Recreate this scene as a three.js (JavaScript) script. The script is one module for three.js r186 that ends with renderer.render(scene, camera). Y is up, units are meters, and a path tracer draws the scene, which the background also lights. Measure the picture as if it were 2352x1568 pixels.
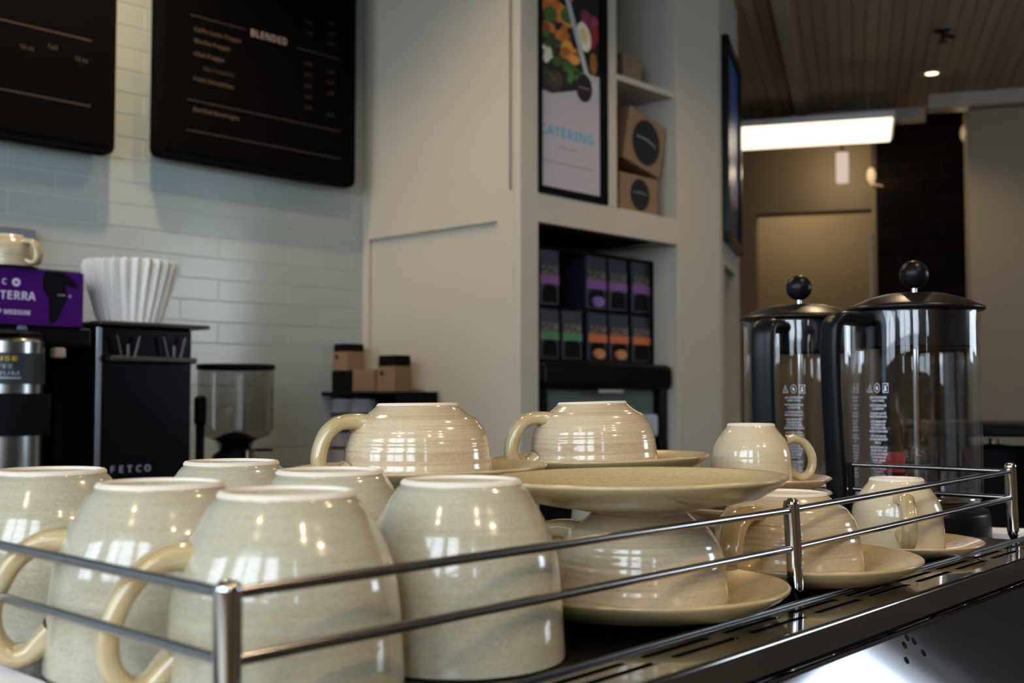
import * as THREE from 'three';
import { RoundedBoxGeometry } from 'three/addons/geometries/RoundedBoxGeometry.js';
import { mergeGeometries } from 'three/addons/utils/BufferGeometryUtils.js';
import { RectAreaLightUniformsLib } from 'three/addons/lights/RectAreaLightUniformsLib.js';

// ------------------------------------------------------------ camera, sky, light, exposure
const V = (x, y, z) => new THREE.Vector3(x, y, z);
const scene = new THREE.Scene();
const FPX = 2660, PITCH = Math.atan(131 / FPX), CY = 1.5;
const camera = new THREE.PerspectiveCamera(2 * Math.atan(784 / FPX) * 180 / Math.PI, 1.5, 0.02, 60);
camera.position.set(0, CY, 0);
camera.rotation.set(PITCH, 0, 0);
camera.focus = 0.84;
camera.userData.fStop = 9.8;
camera.updateMatrixWorld();

const renderer = new THREE.WebGLRenderer();
renderer.toneMapping = THREE.LinearToneMapping;
renderer.toneMappingExposure = 0.55;
renderer.shadowMap.enabled = true;
RectAreaLightUniformsLib.init();

const SKY = [13.0, 15.2, 17.8];                       // overcast daylight outside the windows
scene.background = new THREE.Color().setRGB(...SKY);
const WARM = new THREE.Color().setRGB(1.0, 0.72, 0.42);

// ------------------------------------------------------------ frames
const cp = Math.cos(PITCH), sp = Math.sin(PITCH);
function ray(px, py) {
  const u = (px - 1176) / FPX, v = -(py - 784) / FPX;
  return V(u, v * cp + sp, v * sp - cp);
}
function at(px, py, depth) { const d = ray(px, py); return d.multiplyScalar(-depth / d.z).add(camera.position); }
// wall frame: tiled wall along UF, facing NF; origin where the wall meets the cabinet
const PHI = 46.85 * Math.PI / 180;
const UF = V(Math.cos(PHI), 0, -Math.sin(PHI)), NF = V(Math.sin(PHI), 0, Math.cos(PHI));
const WO = at(830, 915, 3.09).setY(0);
const wf = (s, n, y) => WO.clone().addScaledVector(UF, s).addScaledVector(NF, n).setY(y);
function onN(px, py, n) {                             // meet of a sight line with the plane n
  const d = ray(px, py), q = WO.clone().sub(camera.position);
  const t = (q.dot(NF) + n) / d.dot(NF), p = camera.position.clone().addScaledVector(d, t), r = p.clone().sub(WO);
  return { s: r.dot(UF), n, y: p.y, p };
}
function onS(px, py, s) {
  const d = ray(px, py), q = WO.clone().sub(camera.position);
  const t = (q.dot(UF) + s) / d.dot(UF), p = camera.position.clone().addScaledVector(d, t), r = p.clone().sub(WO);
  return { s, n: r.dot(NF), y: p.y, p };
}
// machine frame: a along the front, o outwards over the front, y from the cup tray
const MA = Math.atan2(2284, FPX);
const UM = V(Math.sin(MA), 0, -Math.cos(MA)), FM = V(Math.cos(MA), 0, Math.sin(MA)), UL = V(-0.718, 0, -0.696).normalize();
const TRAY = CY - 0.1265, MO = at(525, 915, 0.40).setY(TRAY);
const mp = (a, b, y) => MO.clone().addScaledVector(UM, a).addScaledVector(UL, b).setY(TRAY + y);
const mo = (a, o, y) => MO.clone().addScaledVector(UM, a).addScaledVector(FM, o).setY(TRAY + y);
// room frame: X to the right along the far wall, Z towards the photographer
const PH2 = -16.6 * Math.PI / 180;
const R2 = V(Math.cos(PH2), 0, -Math.sin(PH2)), Z2 = V(Math.sin(PH2), 0, Math.cos(PH2));
const rf = (x, y, z) => V(0, y, 0).addScaledVector(R2, x).addScaledVector(Z2, z);
const r2 = (p) => ({ x: p.dot(R2), z: p.dot(Z2), y: p.y });

// ------------------------------------------------------------ random numbers and textures
let seed = 7;
const rnd = () => { seed = (seed * 1664525 + 1013904223) % 4294967296; return seed / 4294967296; };
const rr = (a, b) => a + (b - a) * rnd();
function noiseGrid(w, h) {
  const g = new Float32Array(w * h); for (let i = 0; i < g.length; i++) g[i] = rnd();
  return (x, y) => {
    const xi = Math.floor(x), yi = Math.floor(y), fx = x - xi, fy = y - yi, k = (a, b) => g[((b % h) + h) % h * w + ((a % w) + w) % w];
    const sx = fx * fx * (3 - 2 * fx), sy = fy * fy * (3 - 2 * fy);
    return (k(xi, yi) * (1 - sx) + k(xi + 1, yi) * sx) * (1 - sy) + (k(xi, yi + 1) * (1 - sx) + k(xi + 1, yi + 1) * sx) * sy;
  };
}
function dataTex(w, h, fn, srgb = true, repeat) {
  const d = new Uint8Array(w * h * 4);
  for (let y = 0; y < h; y++) for (let x = 0; x < w; x++) {
    const c = fn(x / w, y / h), i = (y * w + x) * 4;
    d[i] = Math.max(0, Math.min(255, c[0] * 255)); d[i + 1] = Math.max(0, Math.min(255, c[1] * 255)); d[i + 2] = Math.max(0, Math.min(255, c[2] * 255)); d[i + 3] = 255;
  }
  const t = new THREE.DataTexture(d, w, h); t.magFilter = THREE.LinearFilter; t.minFilter = THREE.LinearFilter;
  t.wrapS = t.wrapT = THREE.RepeatWrapping; if (srgb) t.colorSpace = THREE.SRGBColorSpace;
  if (repeat) t.repeat.set(...repeat);
  t.needsUpdate = true; return t;
}
function canvasTex(w, h, draw) {
  const c = document.createElement('canvas'); c.width = w; c.height = h;
  draw(c.getContext('2d'), w, h);
  const t = new THREE.CanvasTexture(c); t.colorSpace = THREE.SRGBColorSpace; t.magFilter = THREE.LinearFilter; return t;
}
// streaked, speckled stoneware glaze: thin and brown on the throwing rings, paler between
const nA = noiseGrid(4, 96), nB = noiseGrid(16, 24), nC = noiseGrid(256, 256), nD = noiseGrid(5, 9);
function glaze(base, brown, amount) {
  return dataTex(512, 512, (u, v) => {
    const streak = nA(u * 4, v * 96) * 0.6 + nA(u * 8 + 3, v * 192) * 0.4, patch = nD(u * 5, v * 9), sp1 = nC(u * 256, v * 256);
    const k = Math.min(1, Math.max(0, (streak - 0.42) * 1.6 * amount + (patch - 0.45) * 0.9 * amount)), s = 0.94 + 0.10 * sp1;
    return [0, 1, 2].map((i) => (base[i] * (1 - k) + brown[i] * k) * s);
  });
}
const glazeMug = glaze([0.70, 0.68, 0.59], [0.64, 0.585, 0.455], 0.38);
const glazeBowl = glaze([0.80, 0.73, 0.605], [0.68, 0.575, 0.43], 0.55);
const glazeDish = glaze([0.74, 0.67, 0.50], [0.67, 0.565, 0.375], 0.5);
const speck = dataTex(256, 256, (u, v) => { const k = 0.9 + 0.2 * nC(u * 256, v * 256); return [k, k, k]; });
const steelBump = dataTex(256, 256, (u, v) => { const k = nB(u * 16, v * 24); return [k, k, k]; }, false);

// ------------------------------------------------------------ materials
const col = (r, g, b) => new THREE.Color().setRGB(r, g, b);
const S = (hex) => new THREE.Color(hex);
const mat = (color, roughness, metalness = 0, extra = {}) => new THREE.MeshPhysicalMaterial({ color, roughness, metalness, ...extra });
const gl = { clearcoat: 0.6, clearcoatRoughness: 0.06 };
const mMug = mat(S('#ffffff'), 0.16, 0, { map: glazeMug, ...gl });
const mBowl = mat(S('#ffffff'), 0.16, 0, { map: glazeBowl, ...gl });
const mDish = mat(S('#ffffff'), 0.24, 0, { map: glazeDish, clearcoat: 0.3, clearcoatRoughness: 0.15 });
const mDishPale = mat(S('#fff6ea'), 0.2, 0, { map: glazeBowl, ...gl });
const mHandle = mat(S('#ffffff'), 0.15, 0, { map: glaze([0.75, 0.69, 0.53], [0.69, 0.56, 0.34], 0.8), ...gl });
const mSmall = mat(S('#ffffff'), 0.15, 0, { map: glaze([0.82, 0.765, 0.64], [0.74, 0.655, 0.50], 0.28), ...gl });
const mFoot = mat(S('#e6dccb'), 0.6, 0, { map: speck });
const mSteel = mat(col(0.58, 0.57, 0.56), 0.09, 1);
const mRod = mat(col(0.34, 0.33, 0.34), 0.18, 1);
const mMirror = mat(col(0.42, 0.40, 0.38), 0.07, 1, { bumpMap: steelBump, bumpScale: 0.00003 });
const mPanel = mat(col(0.16, 0.17, 0.20), 0.06, 1);
const mTray = mat(col(0.035, 0.034, 0.033), 0.3, 1);
const mBlack = mat(col(0.004, 0.004, 0.005), 0.45, 0, { specularIntensity: 0.25 });
const mBlackGloss = mat(col(0.004, 0.004, 0.005), 0.25, 0, { specularIntensity: 0.2 });
const mBlackMatt = mat(col(0.005, 0.005, 0.006), 0.8, 0, { specularIntensity: 0.2 });
const mPressPlastic = mat(col(0.005, 0.006, 0.008), 0.32, 0, { specularIntensity: 0.4 });
const mLid = mat(col(0.010, 0.008, 0.007), 0.30, 0, { specularIntensity: 0.6 });
const mGlass = mat(col(1, 1, 1), 0.0, 0, { transmission: 1, thickness: 0, ior: 1.5, side: THREE.DoubleSide });
const mChrome = mat(col(0.7, 0.7, 0.7), 0.08, 1);
const mCream = mat(S('#b0a999'), 0.55);
const mCreamIn = mat(S('#b3afa2'), 0.6);
const mBeige = mat(S('#8f8371'), 0.8);
const mTan = mat(S('#9a8b70'), 0.8);
const mPlaster = mat(S('#a39a8c'), 0.85);
const mPlank = [0, 1, 2].map((i) => mat(S(['#a08a76', '#9c8672', '#a58e7a'][i]), 0.6));
const mTrim = mat(S('#a89a8b'), 0.6);
const mGrout = mat(S('#b4bdbc'), 0.8);
const mTile = ['#9ea9a7', '#9ca8a6', '#a0aaa8', '#9da8a5'].map((c) => mat(S(c), 0.22));
const mKraft = mat(S('#7f654d'), 0.8, 0, { map: speck });
const mWhite = mat(S('#e9e8ea'), 0.4);
const mFloor = mat(S('#6b6058'), 0.4);
const mCounter = mat(S('#3a3632'), 0.3);

// ------------------------------------------------------------ helpers
const used = {};
function numbered(n) { const k = used[n] = (used[n] ?? -1) + 1; return k ? `${n}_${String(k).padStart(3, '0')}` : n; }
function thing(name, label, category, pos = V(0, 0, 0), turn = 0, group) {
  const g = new THREE.Group(); g.name = numbered(name); g.position.copy(pos); g.rotation.y = turn;
  g.userData = { label, category }; if (group) g.userData.group = group;
  scene.add(g); return g;
}
function part(name, geo, m, parent) {
  const o = new THREE.Mesh(geo, m); o.name = name; o.castShadow = o.receiveShadow = true; parent.add(o); return o;
}
function struct(name, geo, m, label) {
  const o = part(name, geo, m, scene); o.userData = { kind: 'structure' }; if (label) o.userData.label = label; return o;
}
function copy(src, label, pos, turn, tilt = 0) {
  const c = src.clone(); c.name = numbered(src.name.replace(/_\d{3}$/, '')); c.userData = { ...src.userData, label };
  place(c, pos, turn, tilt); scene.add(c); return c;
}
function place(o, pos, turn, tilt = 0, tiltX = 0) { o.position.copy(pos); o.rotation.set(tiltX, turn, tilt, 'ZYX'); return o; }
const box = (w, h, d, x = 0, y = 0, z = 0) => new THREE.BoxGeometry(w, h, d).translate(x, y, z);
const rbox = (w, h, d, r, x = 0, y = 0, z = 0, seg = 2) => new RoundedBoxGeometry(w, h, d, seg, r).translate(x, y, z);
const cyl = (r, h, x = 0, y = 0, z = 0, n = 32, r2_ = r) => new THREE.CylinderGeometry(r2_, r, h, n).translate(x, y, z);
const span = (x0, x1, y0, y1, z0, z1) => box(Math.abs(x1 - x0), Math.abs(y1 - y0), Math.abs(z1 - z0), (x0 + x1) / 2, (y0 + y1) / 2, (z0 + z1) / 2);
function rod(p, q, r, n = 16) {
  const d = q.clone().sub(p), g = new THREE.CylinderGeometry(r, r, d.length(), n);
  g.applyQuaternion(new THREE.Quaternion().setFromUnitVectors(V(0, 1, 0), d.clone().normalize()));
  return g.translate((p.x + q.x) / 2, (p.y + q.y) / 2, (p.z + q.z) / 2);
}
const lathe = (pts, n = 96) => new THREE.LatheGeometry(pts.map(([r, y]) => new THREE.Vector2(r, y)), n);
function rectShape(w, h, r) {
  const s = new THREE.Shape(), x = -w / 2, y = -h / 2;
  s.moveTo(x + r, y); s.lineTo(x + w - r, y); s.absarc(x + w - r, y + r, r, -Math.PI / 2, 0); s.lineTo(x + w, y + h - r); s.absarc(x + w - r, y + h - r, r, 0, Math.PI / 2);
  s.lineTo(x + r, y + h); s.absarc(x + r, y + h - r, r, Math.PI / 2, Math.PI); s.lineTo(x, y + r); s.absarc(x + r, y + r, r, Math.PI, 1.5 * Math.PI); return s;
}
// smooth profile with throwing rings
function rings(ctrl, n, amp, pitch, from, to) {
  const c = new THREE.CatmullRomCurve3(ctrl.map(([r, y]) => V(r, y, 0)), false, 'centripetal'), out = [];
  for (let i = 0; i <= n; i++) {
    const p = c.getPoint(i / n), t = p.y, f = t > from && t < to ? 1 : 0;
    const w = Math.sin(t / pitch * 6.283 + 1.7 * Math.sin(t * 211)) * (0.6 + 0.4 * Math.sin(t * 530));
    out.push([p.x + f * amp * w, p.y]);
  }
  return out;
}
// a vessel standing upside down: rim at y = 0, foot ring on top
function vessel(ctrl, H, rFoot, amp, pitch) {
  const outer = rings(ctrl, 110, amp, pitch, 0.002, H - 0.006), rim = ctrl[0][0];
  const inner = ctrl.slice(0, -1).map(([r, y]) => [Math.max(0.004, r - 0.0045), Math.min(H - 0.009, y)]).reverse();
  return [[0.0005, H - 0.009], ...inner.map(([r, y]) => [r, Math.max(y, 0.003)]), [rim - 0.0032, 0.0008], [rim - 0.0016, 0], ...outer,
    [rFoot - 0.0030, H - 0.0006], [rFoot - 0.0042, H - 0.0032], [rFoot * 0.55, H - 0.0036], [0.0004, H - 0.0036]];
}
const footRing = (rF, H) => lathe([[rF - 0.0032, H - 0.0014], [rF - 0.0030, H + 0.0002], [rF - 0.0020, H + 0.0007], [rF - 0.0008, H + 0.0005], [rF + 0.0003, H - 0.0006], [rF + 0.0004, H - 0.0016]], 72);
function strap(pts, thick, wide, seg = 56, taper = 0.45) {
  const c = new THREE.CatmullRomCurve3(pts.map(([r, y]) => V(r, y, 0)), false, 'centripetal'), R = 18, pos = [], uv = [], idx = [];
  for (let i = 0; i <= seg; i++) {
    const t = i / seg, p = c.getPointAt(t), d = c.getTangentAt(t), nx = -d.y, ny = d.x;
    const e = 1 + taper * Math.pow(Math.abs(2 * t - 1), 4);
    for (let k = 0; k < R; k++) {
      const a = k / R * 6.28318, ca = Math.cos(a), sa = Math.sin(a), q = (x) => Math.sign(x) * Math.pow(Math.abs(x), 0.75);
      const h = q(ca) * thick / 2 * e, w = q(sa) * wide / 2 * e;
      pos.push(p.x + nx * h, p.y + ny * h, w); uv.push(t * 2, k / R);
    }
  }
  for (let i = 0; i < seg; i++) for (let k = 0; k < R; k++) { const a = i * R + k, b = i * R + (k + 1) % R; idx.push(a, b, a + R, b, b + R, a + R); }
  const g = new THREE.BufferGeometry(); g.setAttribute('position', new THREE.Float32BufferAttribute(pos, 3)); g.setAttribute('uv', new THREE.Float32BufferAttribute(uv, 2));
  g.setIndex(idx); g.computeVertexNormals(); return g;
}

// ------------------------------------------------------------ the room
const CEIL = CY + 1.30, FARCEIL = CY + 1.58;
const XL = -4.4, XR = 2.7, ZF = 0.88, ZB = -8.7, TH = 0.2;
const roomMesh = (name, geo, m, label) => { geo.rotateY(PH2); return struct(name, geo, m, label); };
roomMesh('floor', span(XL - TH, XR + TH, -0.2, 0, ZB - TH, ZF + TH), mFloor);
// the wall behind the photographer with its row of tall windows, and the side wall with one
const SILL = 1.58, HEAD = 2.77, HEADR = 2.43;
function windowWall(name, along, lo, hi, openings, where, thick, out, HEAD) {
  const geos = []; let x = lo;
  const add = (x0, x1, y0, y1) => { if (x1 - x0 > 0.001) geos.push(along === 'x' ? span(x0, x1, y0, y1, where, where + thick * out) : span(where, where + thick * out, y0, y1, x0, x1)); };
  for (const [a, b] of openings) { add(x, a, 0, FARCEIL); add(a, b, 0, SILL); add(a, b, HEAD, FARCEIL); x = b; }
  add(x, hi, 0, FARCEIL);
  const w = roomMesh(name, mergeGeometries(geos), mPlaster);
  return w;
}
const frontOpen = [[-3.1, -1.57], [-1.21, -0.27], [-0.20, 0.28], [0.72, 0.97]];
windowWall('wall_front', 'x', XL - TH, XR + TH, frontOpen, ZF, TH, 1, HEAD);
const rightOpen = [[-3.42, -2.45]];
windowWall('wall_right', 'z', ZB - TH, ZF, rightOpen, XR, TH, 1, HEADR);
roomMesh('wall_left', span(XL - TH, XL, 0, FARCEIL, ZB - TH, ZF), mPlaster);
let wn = 0;
function windowUnit(along, a, b, where, bars, HEAD) {
  const g = new THREE.Group(); g.name = `window_${++wn}`; g.userData = { kind: 'structure' }; scene.add(g); g.rotation.y = PH2;
  const F = 0.05, D = 0.07, mk = (u0, u1, y0, y1, d = D) => along === 'x' ? span(u0, u1, y0, y1, where + 0.05, where + 0.05 + d) : span(where + 0.05, where + 0.05 + d, y0, y1, u0, u1);
  part('window_frame', mergeGeometries([mk(a, a + F, SILL, HEAD), mk(b - F, b, SILL, HEAD), mk(a, b, SILL, SILL + F), mk(a, b, HEAD - F, HEAD)]), mTrim, g);
  const xs = [a + F]; for (let i = 1; i <= bars; i++) { const c = a + (b - a) * i / (bars + 1); part('mullion', mk(c - 0.02, c + 0.02, SILL + F, HEAD - F, 0.06), mTrim, g); xs.push(c - 0.02, c + 0.02); }
  xs.push(b - F);
  for (let i = 0; i < xs.length; i += 2) {
    const w = xs[i + 1] - xs[i], p = new THREE.PlaneGeometry(w, HEAD - SILL - 2 * F);
    if (along === 'x') p.translate((xs[i] + xs[i + 1]) / 2, (SILL + HEAD) / 2, where + 0.08); else p.rotateY(Math.PI / 2).translate(where + 0.08, (SILL + HEAD) / 2, (xs[i] + xs[i + 1]) / 2);
    part('pane', p, mGlass, g);
  }
}
frontOpen.forEach(([a, b], i) => windowUnit('x', a, b, ZF, [1, 1, 0, 0][i], HEAD));
rightOpen.forEach(([a, b]) => windowUnit('z', a, b, XR, 0, HEADR));
roomMesh('pavement', span(-14, 14, -0.3, -0.21, ZF + TH, 14), mat(S('#55575a'), 0.9));
{
  const g = thing('added_ledge', 'unseen white ledge added behind the photographer to brighten the corner post', 'bar', rf(-1.3, 0, ZF - 0.23), PH2);  // added pale surface out of view, for the steel post to reflect
  part('top', rbox(2.6, 0.03, 0.70, 0.006, 0, 1.235, -0.13), mat(S('#e8e6e0'), 0.45), g);
  for (const x of [-1.1, 0, 1.1]) part('bracket', box(0.04, 1.215, 0.10, x, 0.6095, 0.14), mTrim, g);
}
// far part of the room
const edge = r2(at(1975, 255, 5.24));               // where the boarded ceiling ends
const E = edge.z;
roomMesh('wall_back', span(XL - TH, XR + TH, 0, FARCEIL, ZB - TH, ZB), mTan);
roomMesh('ceiling', span(XL - TH, XR + TH, FARCEIL, FARCEIL + 0.15, ZB - TH, ZF + TH), mPlaster);
// boarded ceiling over the counter: a slab with one plank beside the other
const slab = new THREE.Group(); slab.name = 'ceiling_boarded'; slab.userData = { kind: 'structure', label: 'brown boarded ceiling above the counter' }; slab.rotation.y = PH2; scene.add(slab);
part('backing', span(XL, XR, CEIL + 0.012, FARCEIL - 0.002, E, ZF), mPlaster, slab);
{
  const W = 0.044, g = box(W - 0.003, 0.012, -0.2 - E, 0, CEIL + 0.006, (E - 0.2) / 2); let k = 0;
  for (let x = -1.1; x < XR - W / 2; x += W) { const p = part('plank', g, mPlank[k++ % 3], slab); p.position.x = x + W / 2; }
  part('plain_board', span(XL, XR, CEIL, CEIL + 0.011, -0.2, ZF), mPlank[0], slab);
  part('plain_board', span(XL, -1.1, CEIL, CEIL + 0.011, E, -0.2), mPlank[0], slab);
}
// trims: a batten that runs along the ceiling and the cornice at its end
{
  const c0 = r2(at(1800, 0, 1.30 * FPX / 915)), c1 = r2(at(1840, 265, 1.30 * FPX / 650));
  const bx = (c0.x + c1.x) / 2;
  roomMesh('trim_1', span(bx - 0.025, bx + 0.025, CEIL - 0.02, CEIL, E, -1.2), mTrim);
  const xj = r2(at(2125, 245, 5.15)).x;
  roomMesh('trim_2', span(bx - 0.05, xj, CEIL - 0.055, CEIL, E - 0.02, E + 0.06), mTrim);
  roomMesh('trim_3', span(xj, XR, CEIL - 0.06, CEIL, E + 0.17, E + 0.27), mTrim);
  // right-hand partition
  const xp = r2(at(2222, 500, 5.05)).x;
  roomMesh('wall_partition', span(xp, XR, 0, CEIL, E - 0.05, E + 0.17), mBeige);
  // dark brick pier
  const zq = r2(at(2100, 500, 5.62)), x0 = r2(at(2012, 500, 5.68)).x, xq = r2(at(2219, 500, 5.55)).x, zf = zq.z;
  const pier = new THREE.Group(); pier.name = 'brick_pier'; pier.userData = { label: 'dark brown brick pier beside the beige partition', category: 'pier' }; pier.rotation.y = PH2; scene.add(pier);
  const mPier = mat(col(0.006, 0.004, 0.003), 0.9), mBr = [[0.006, 0.0036, 0.003], [0.005, 0.003, 0.0026], [0.008, 0.0045, 0.004]].map((c) => mat(col(...c), 0.95, 0, { specularIntensity: 0.15 }));
  part('core', span(x0 + 0.006, xq - 0.002, 0, FARCEIL, zf - 0.4, zf - 0.012), mPier, pier);
  const W = (xq - x0) / 2, h = 0.075;
  for (let r = 0; r < 27; r++) for (let c = 0; c < 3; c++) {
    const o = (r % 2) * 0.5, a = Math.max(0, c - o), b = Math.min(2, c + 1 - o); if (b - a < 0.1) continue;
    part('brick', span(x0 + a * W + 0.005, x0 + b * W - 0.005, 1.0 + r * h + 0.004, 1.0 + (r + 1) * h - 0.004, zf - 0.013, zf), mBr[(r * 7 + c * 5) % 3], pier);
  }
  // white conduit and two globe lamps on the sides of the pier
  const p0 = r2(at(2006, 500, 5.64));
  const cd = thing('wall_conduit', 'pale upright strip at the edge of the brick pier', 'conduit', rf(p0.x - 0.012, 0, p0.z), PH2);
  part('pipe', cyl(0.014, 2.3, 0, 1.15, 0, 16), mat(S('#8d8680'), 0.4), cd); part('clip', box(0.05, 0.03, 0.03, 0.01, 1.9, 0), mTrim, cd);
  for (const [px, py, lab] of [[2001, 403, 'small warm globe lamp on the hallway side of the brick pier'], [2216, 306, 'small warm globe lamp between brick pier and beige partition']]) {
    const q = at(px, py, px < 2100 ? 5.55 : 5.16), g = thing('globe_lamp', lab, 'lamp', q, PH2);
    part('globe', new THREE.SphereGeometry(0.026, 20, 14).scale(0.8, 1.5, 0.8), mat(S('#ffd9a0'), 0.4, 0, { emissive: WARM, emissiveIntensity: px < 2100 ? 0.8 : 0.25 }), g);
    part('bracket', rod(V(0, -0.045, 0), V(px < 2100 ? 0.05 : 0.05, -0.05, px < 2100 ? -0.04 : 0), 0.008), mTrim, g);
    const l = new THREE.PointLight(WARM, 0.12); l.position.copy(q); l.castShadow = true; scene.add(l);
  }
  // hallway: a dropped header and a lit wall beyond it
  const h0 = at(1730, 492, 7.2), zh = r2(h0).z;
  roomMesh('wall_header', span(-1.4, x0, h0.y, FARCEIL, zh - 0.15, zh), mTan);
  roomMesh('wall_pillar', span(-1.4, r2(at(1738, 600, 7.2)).x, 0, h0.y, zh - 0.15, zh), mTan);
  const hl = r2(at(1850, 500, 7.9)), hc = V(0, 0, 0).copy(rf(hl.x, FARCEIL, hl.z)), hg = thing('hall_lamp', 'warm ceiling lamp inside the tan hallway', 'lamp', hc, PH2);
  part('rose', cyl(0.09, 0.02, 0, -0.01, 0, 28), mTrim, hg); part('lamp_bowl', new THREE.SphereGeometry(0.08, 24, 12).scale(1, 0.5, 1).translate(0, -0.04, 0), mat(S('#ffe6c0'), 0.4, 0, { emissive: WARM, emissiveIntensity: 3 }), hg);
  const hp = new THREE.PointLight(col(1, 0.80, 0.55), 1.7); hp.position.copy(hc).setY(FARCEIL - 0.04); hp.castShadow = true; scene.add(hp);
  const pn = thing('wall_panel', 'pale upright panel on the tan hallway wall', 'panel', rf(r2(at(1975, 700, 6.9)).x, 0, r2(at(1975, 700, 6.9)).z), PH2);
  part('board', box(0.07, 1.9, 0.04, 0, 0.95, 0), mat(S('#a89680'), 0.6), pn); part('cap', box(0.09, 0.04, 0.06, 0, 1.92, 0), mTrim, pn);
}
// long fluorescent panel on the far ceiling
{
  const LH = 1.19, a = r2(at(2050, 270, LH * FPX / 645)), b = r2(at(2040, 320, LH * FPX / 595)), L = 1.35, W = Math.abs(b.z - a.z), cx = a.x - L / 2, cz = (a.z + b.z) / 2;
  const g = thing('ceiling_light_panel', 'long bright white light panel hung beyond the boarded ceiling', 'light', rf(cx, CY + LH, cz), PH2);
  for (const x of [-L / 2 + 0.1, L / 2 - 0.1]) part('cable', rod(V(x, 0.03, W / 2 - 0.02), V(x, 1.30 - LH, W / 2 - 0.02), 0.002, 8), mTrim, g);
  part('housing', span(-L / 2 - 0.01, L / 2 + 0.01, 0.012, 0.04, -W / 2 - 0.01, W / 2 + 0.01), mWhite, g);
  part('diffuser', span(-L / 2, L / 2, 0, 0.011, -W / 2, W / 2), mat(S('#fff7e6'), 0.5, 0, { emissive: col(1, 0.86, 0.66), emissiveIntensity: 3.0 }), g);
  const l = new THREE.RectAreaLight(col(1, 0.84, 0.60), 2.2, L, W); l.position.copy(rf(cx, CY + LH - 0.004, cz)); l.lookAt(rf(cx, 0, cz)); l.castShadow = true; scene.add(l);
  const q = at(1934, 345, 6.75), d = thing('cylinder_pendant', 'pale glowing cylinder pendant below the long light panel', 'light', V(q.x, FARCEIL, q.z), 0);
  part('stem', cyl(0.008, 0.134, 0, -0.067, 0, 12), mTrim, d); part('cap', cyl(0.03, 0.012, 0, -0.134, 0, 24), mTrim, d);
  part('glass_lamp_shade', cyl(0.036, 0.175, 0, -0.226, 0, 28), mat(S('#e8d8cc'), 0.5, 0, { emissive: col(1, 0.82, 0.70), emissiveIntensity: 1.1 }), d);
  const pl = new THREE.PointLight(col(1, 0.80, 0.58), 0.35); pl.position.set(q.x, FARCEIL - 0.226, q.z); pl.castShadow = true; scene.add(pl);
}
// recessed downlights
function downlight(p, label, power, show = 6, aim) {
  const g = thing('downlight', label, 'light', V(p.x, CEIL, p.z), 0, 'recessed ceiling downlights');
  part('trim_ring', lathe([[0.026, -0.001], [0.027, -0.006], [0.060, -0.006], [0.066, -0.001], [0.034, -0.001]], 40), mTrim, g);
  part('lamp_face', cyl(0.025, 0.003, 0, -0.002, 0, 36), mat(S('#fff0d8'), 0.5, 0, { emissive: col(1, 0.78, 0.50), emissiveIntensity: show }), g);
  const l = new THREE.SpotLight(WARM, power, 0, 1.15, 0.5); l.position.set(p.x, CEIL - 0.012, p.z); l.target.position.set(p.x, 0, p.z);
  if (aim) l.target.position.copy(aim);
  l.shadow.radius = 1.1; l.castShadow = true; scene.add(l, l.target);
}
downlight(at(2140, 158, 1.30 * FPX / 757), 'small lit downlight in the boarded ceiling above the brick pier', 2, 8);
downlight(V(0.55, 0, 0.35), 'downlight above the front corner of the espresso machine', 1.6, 20);
downlight(V(1.12, 0, 0.24), 'downlight in front of the far end of the espresso machine', 7.5, 20);
downlight(V(0.75, 0, -0.95), 'downlight above the glass coffee presses', 2.5, 22);
downlight(V(-0.75, 0, 0.30), 'downlight above the stacked mugs', 1.5, 20);
{ const q = onN(318, 300, 0.34).p; downlight(q, 'downlight close to the tiled wall between the menu boards', 5, 8); }
{ const q = onS(950, 100, -0.42).p; downlight(q, 'downlight that lights the side of the cream cabinet', 2.2, 8); }
{ const q = wf(0.45, 1.25, 0); downlight(q, 'downlight added to brighten the front of the cream cabinet', 3.6, 8); }  // added lamp, lifts the brightness of the cabinet front
{ // small black fire sprinkler
  const q = at(2165, 55, 1.30 * FPX / 860), g = thing('sprinkler', 'small dark sprinkler head on the boarded ceiling', 'sprinkler', V(q.x, CEIL, q.z), 0.4);
  part('plate', cyl(0.030, 0.006, 0, -0.003, 0, 24), mChrome, g); part('stem', cyl(0.008, 0.035, 0, -0.022, 0, 12), mBlack, g); part('deflector', cyl(0.018, 0.003, 0, -0.045, 0, 16), mChrome, g); part('arm', rod(V(0, -0.02, 0), V(0.05, -0.025, 0), 0.006), mBlack, g);
}

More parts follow.
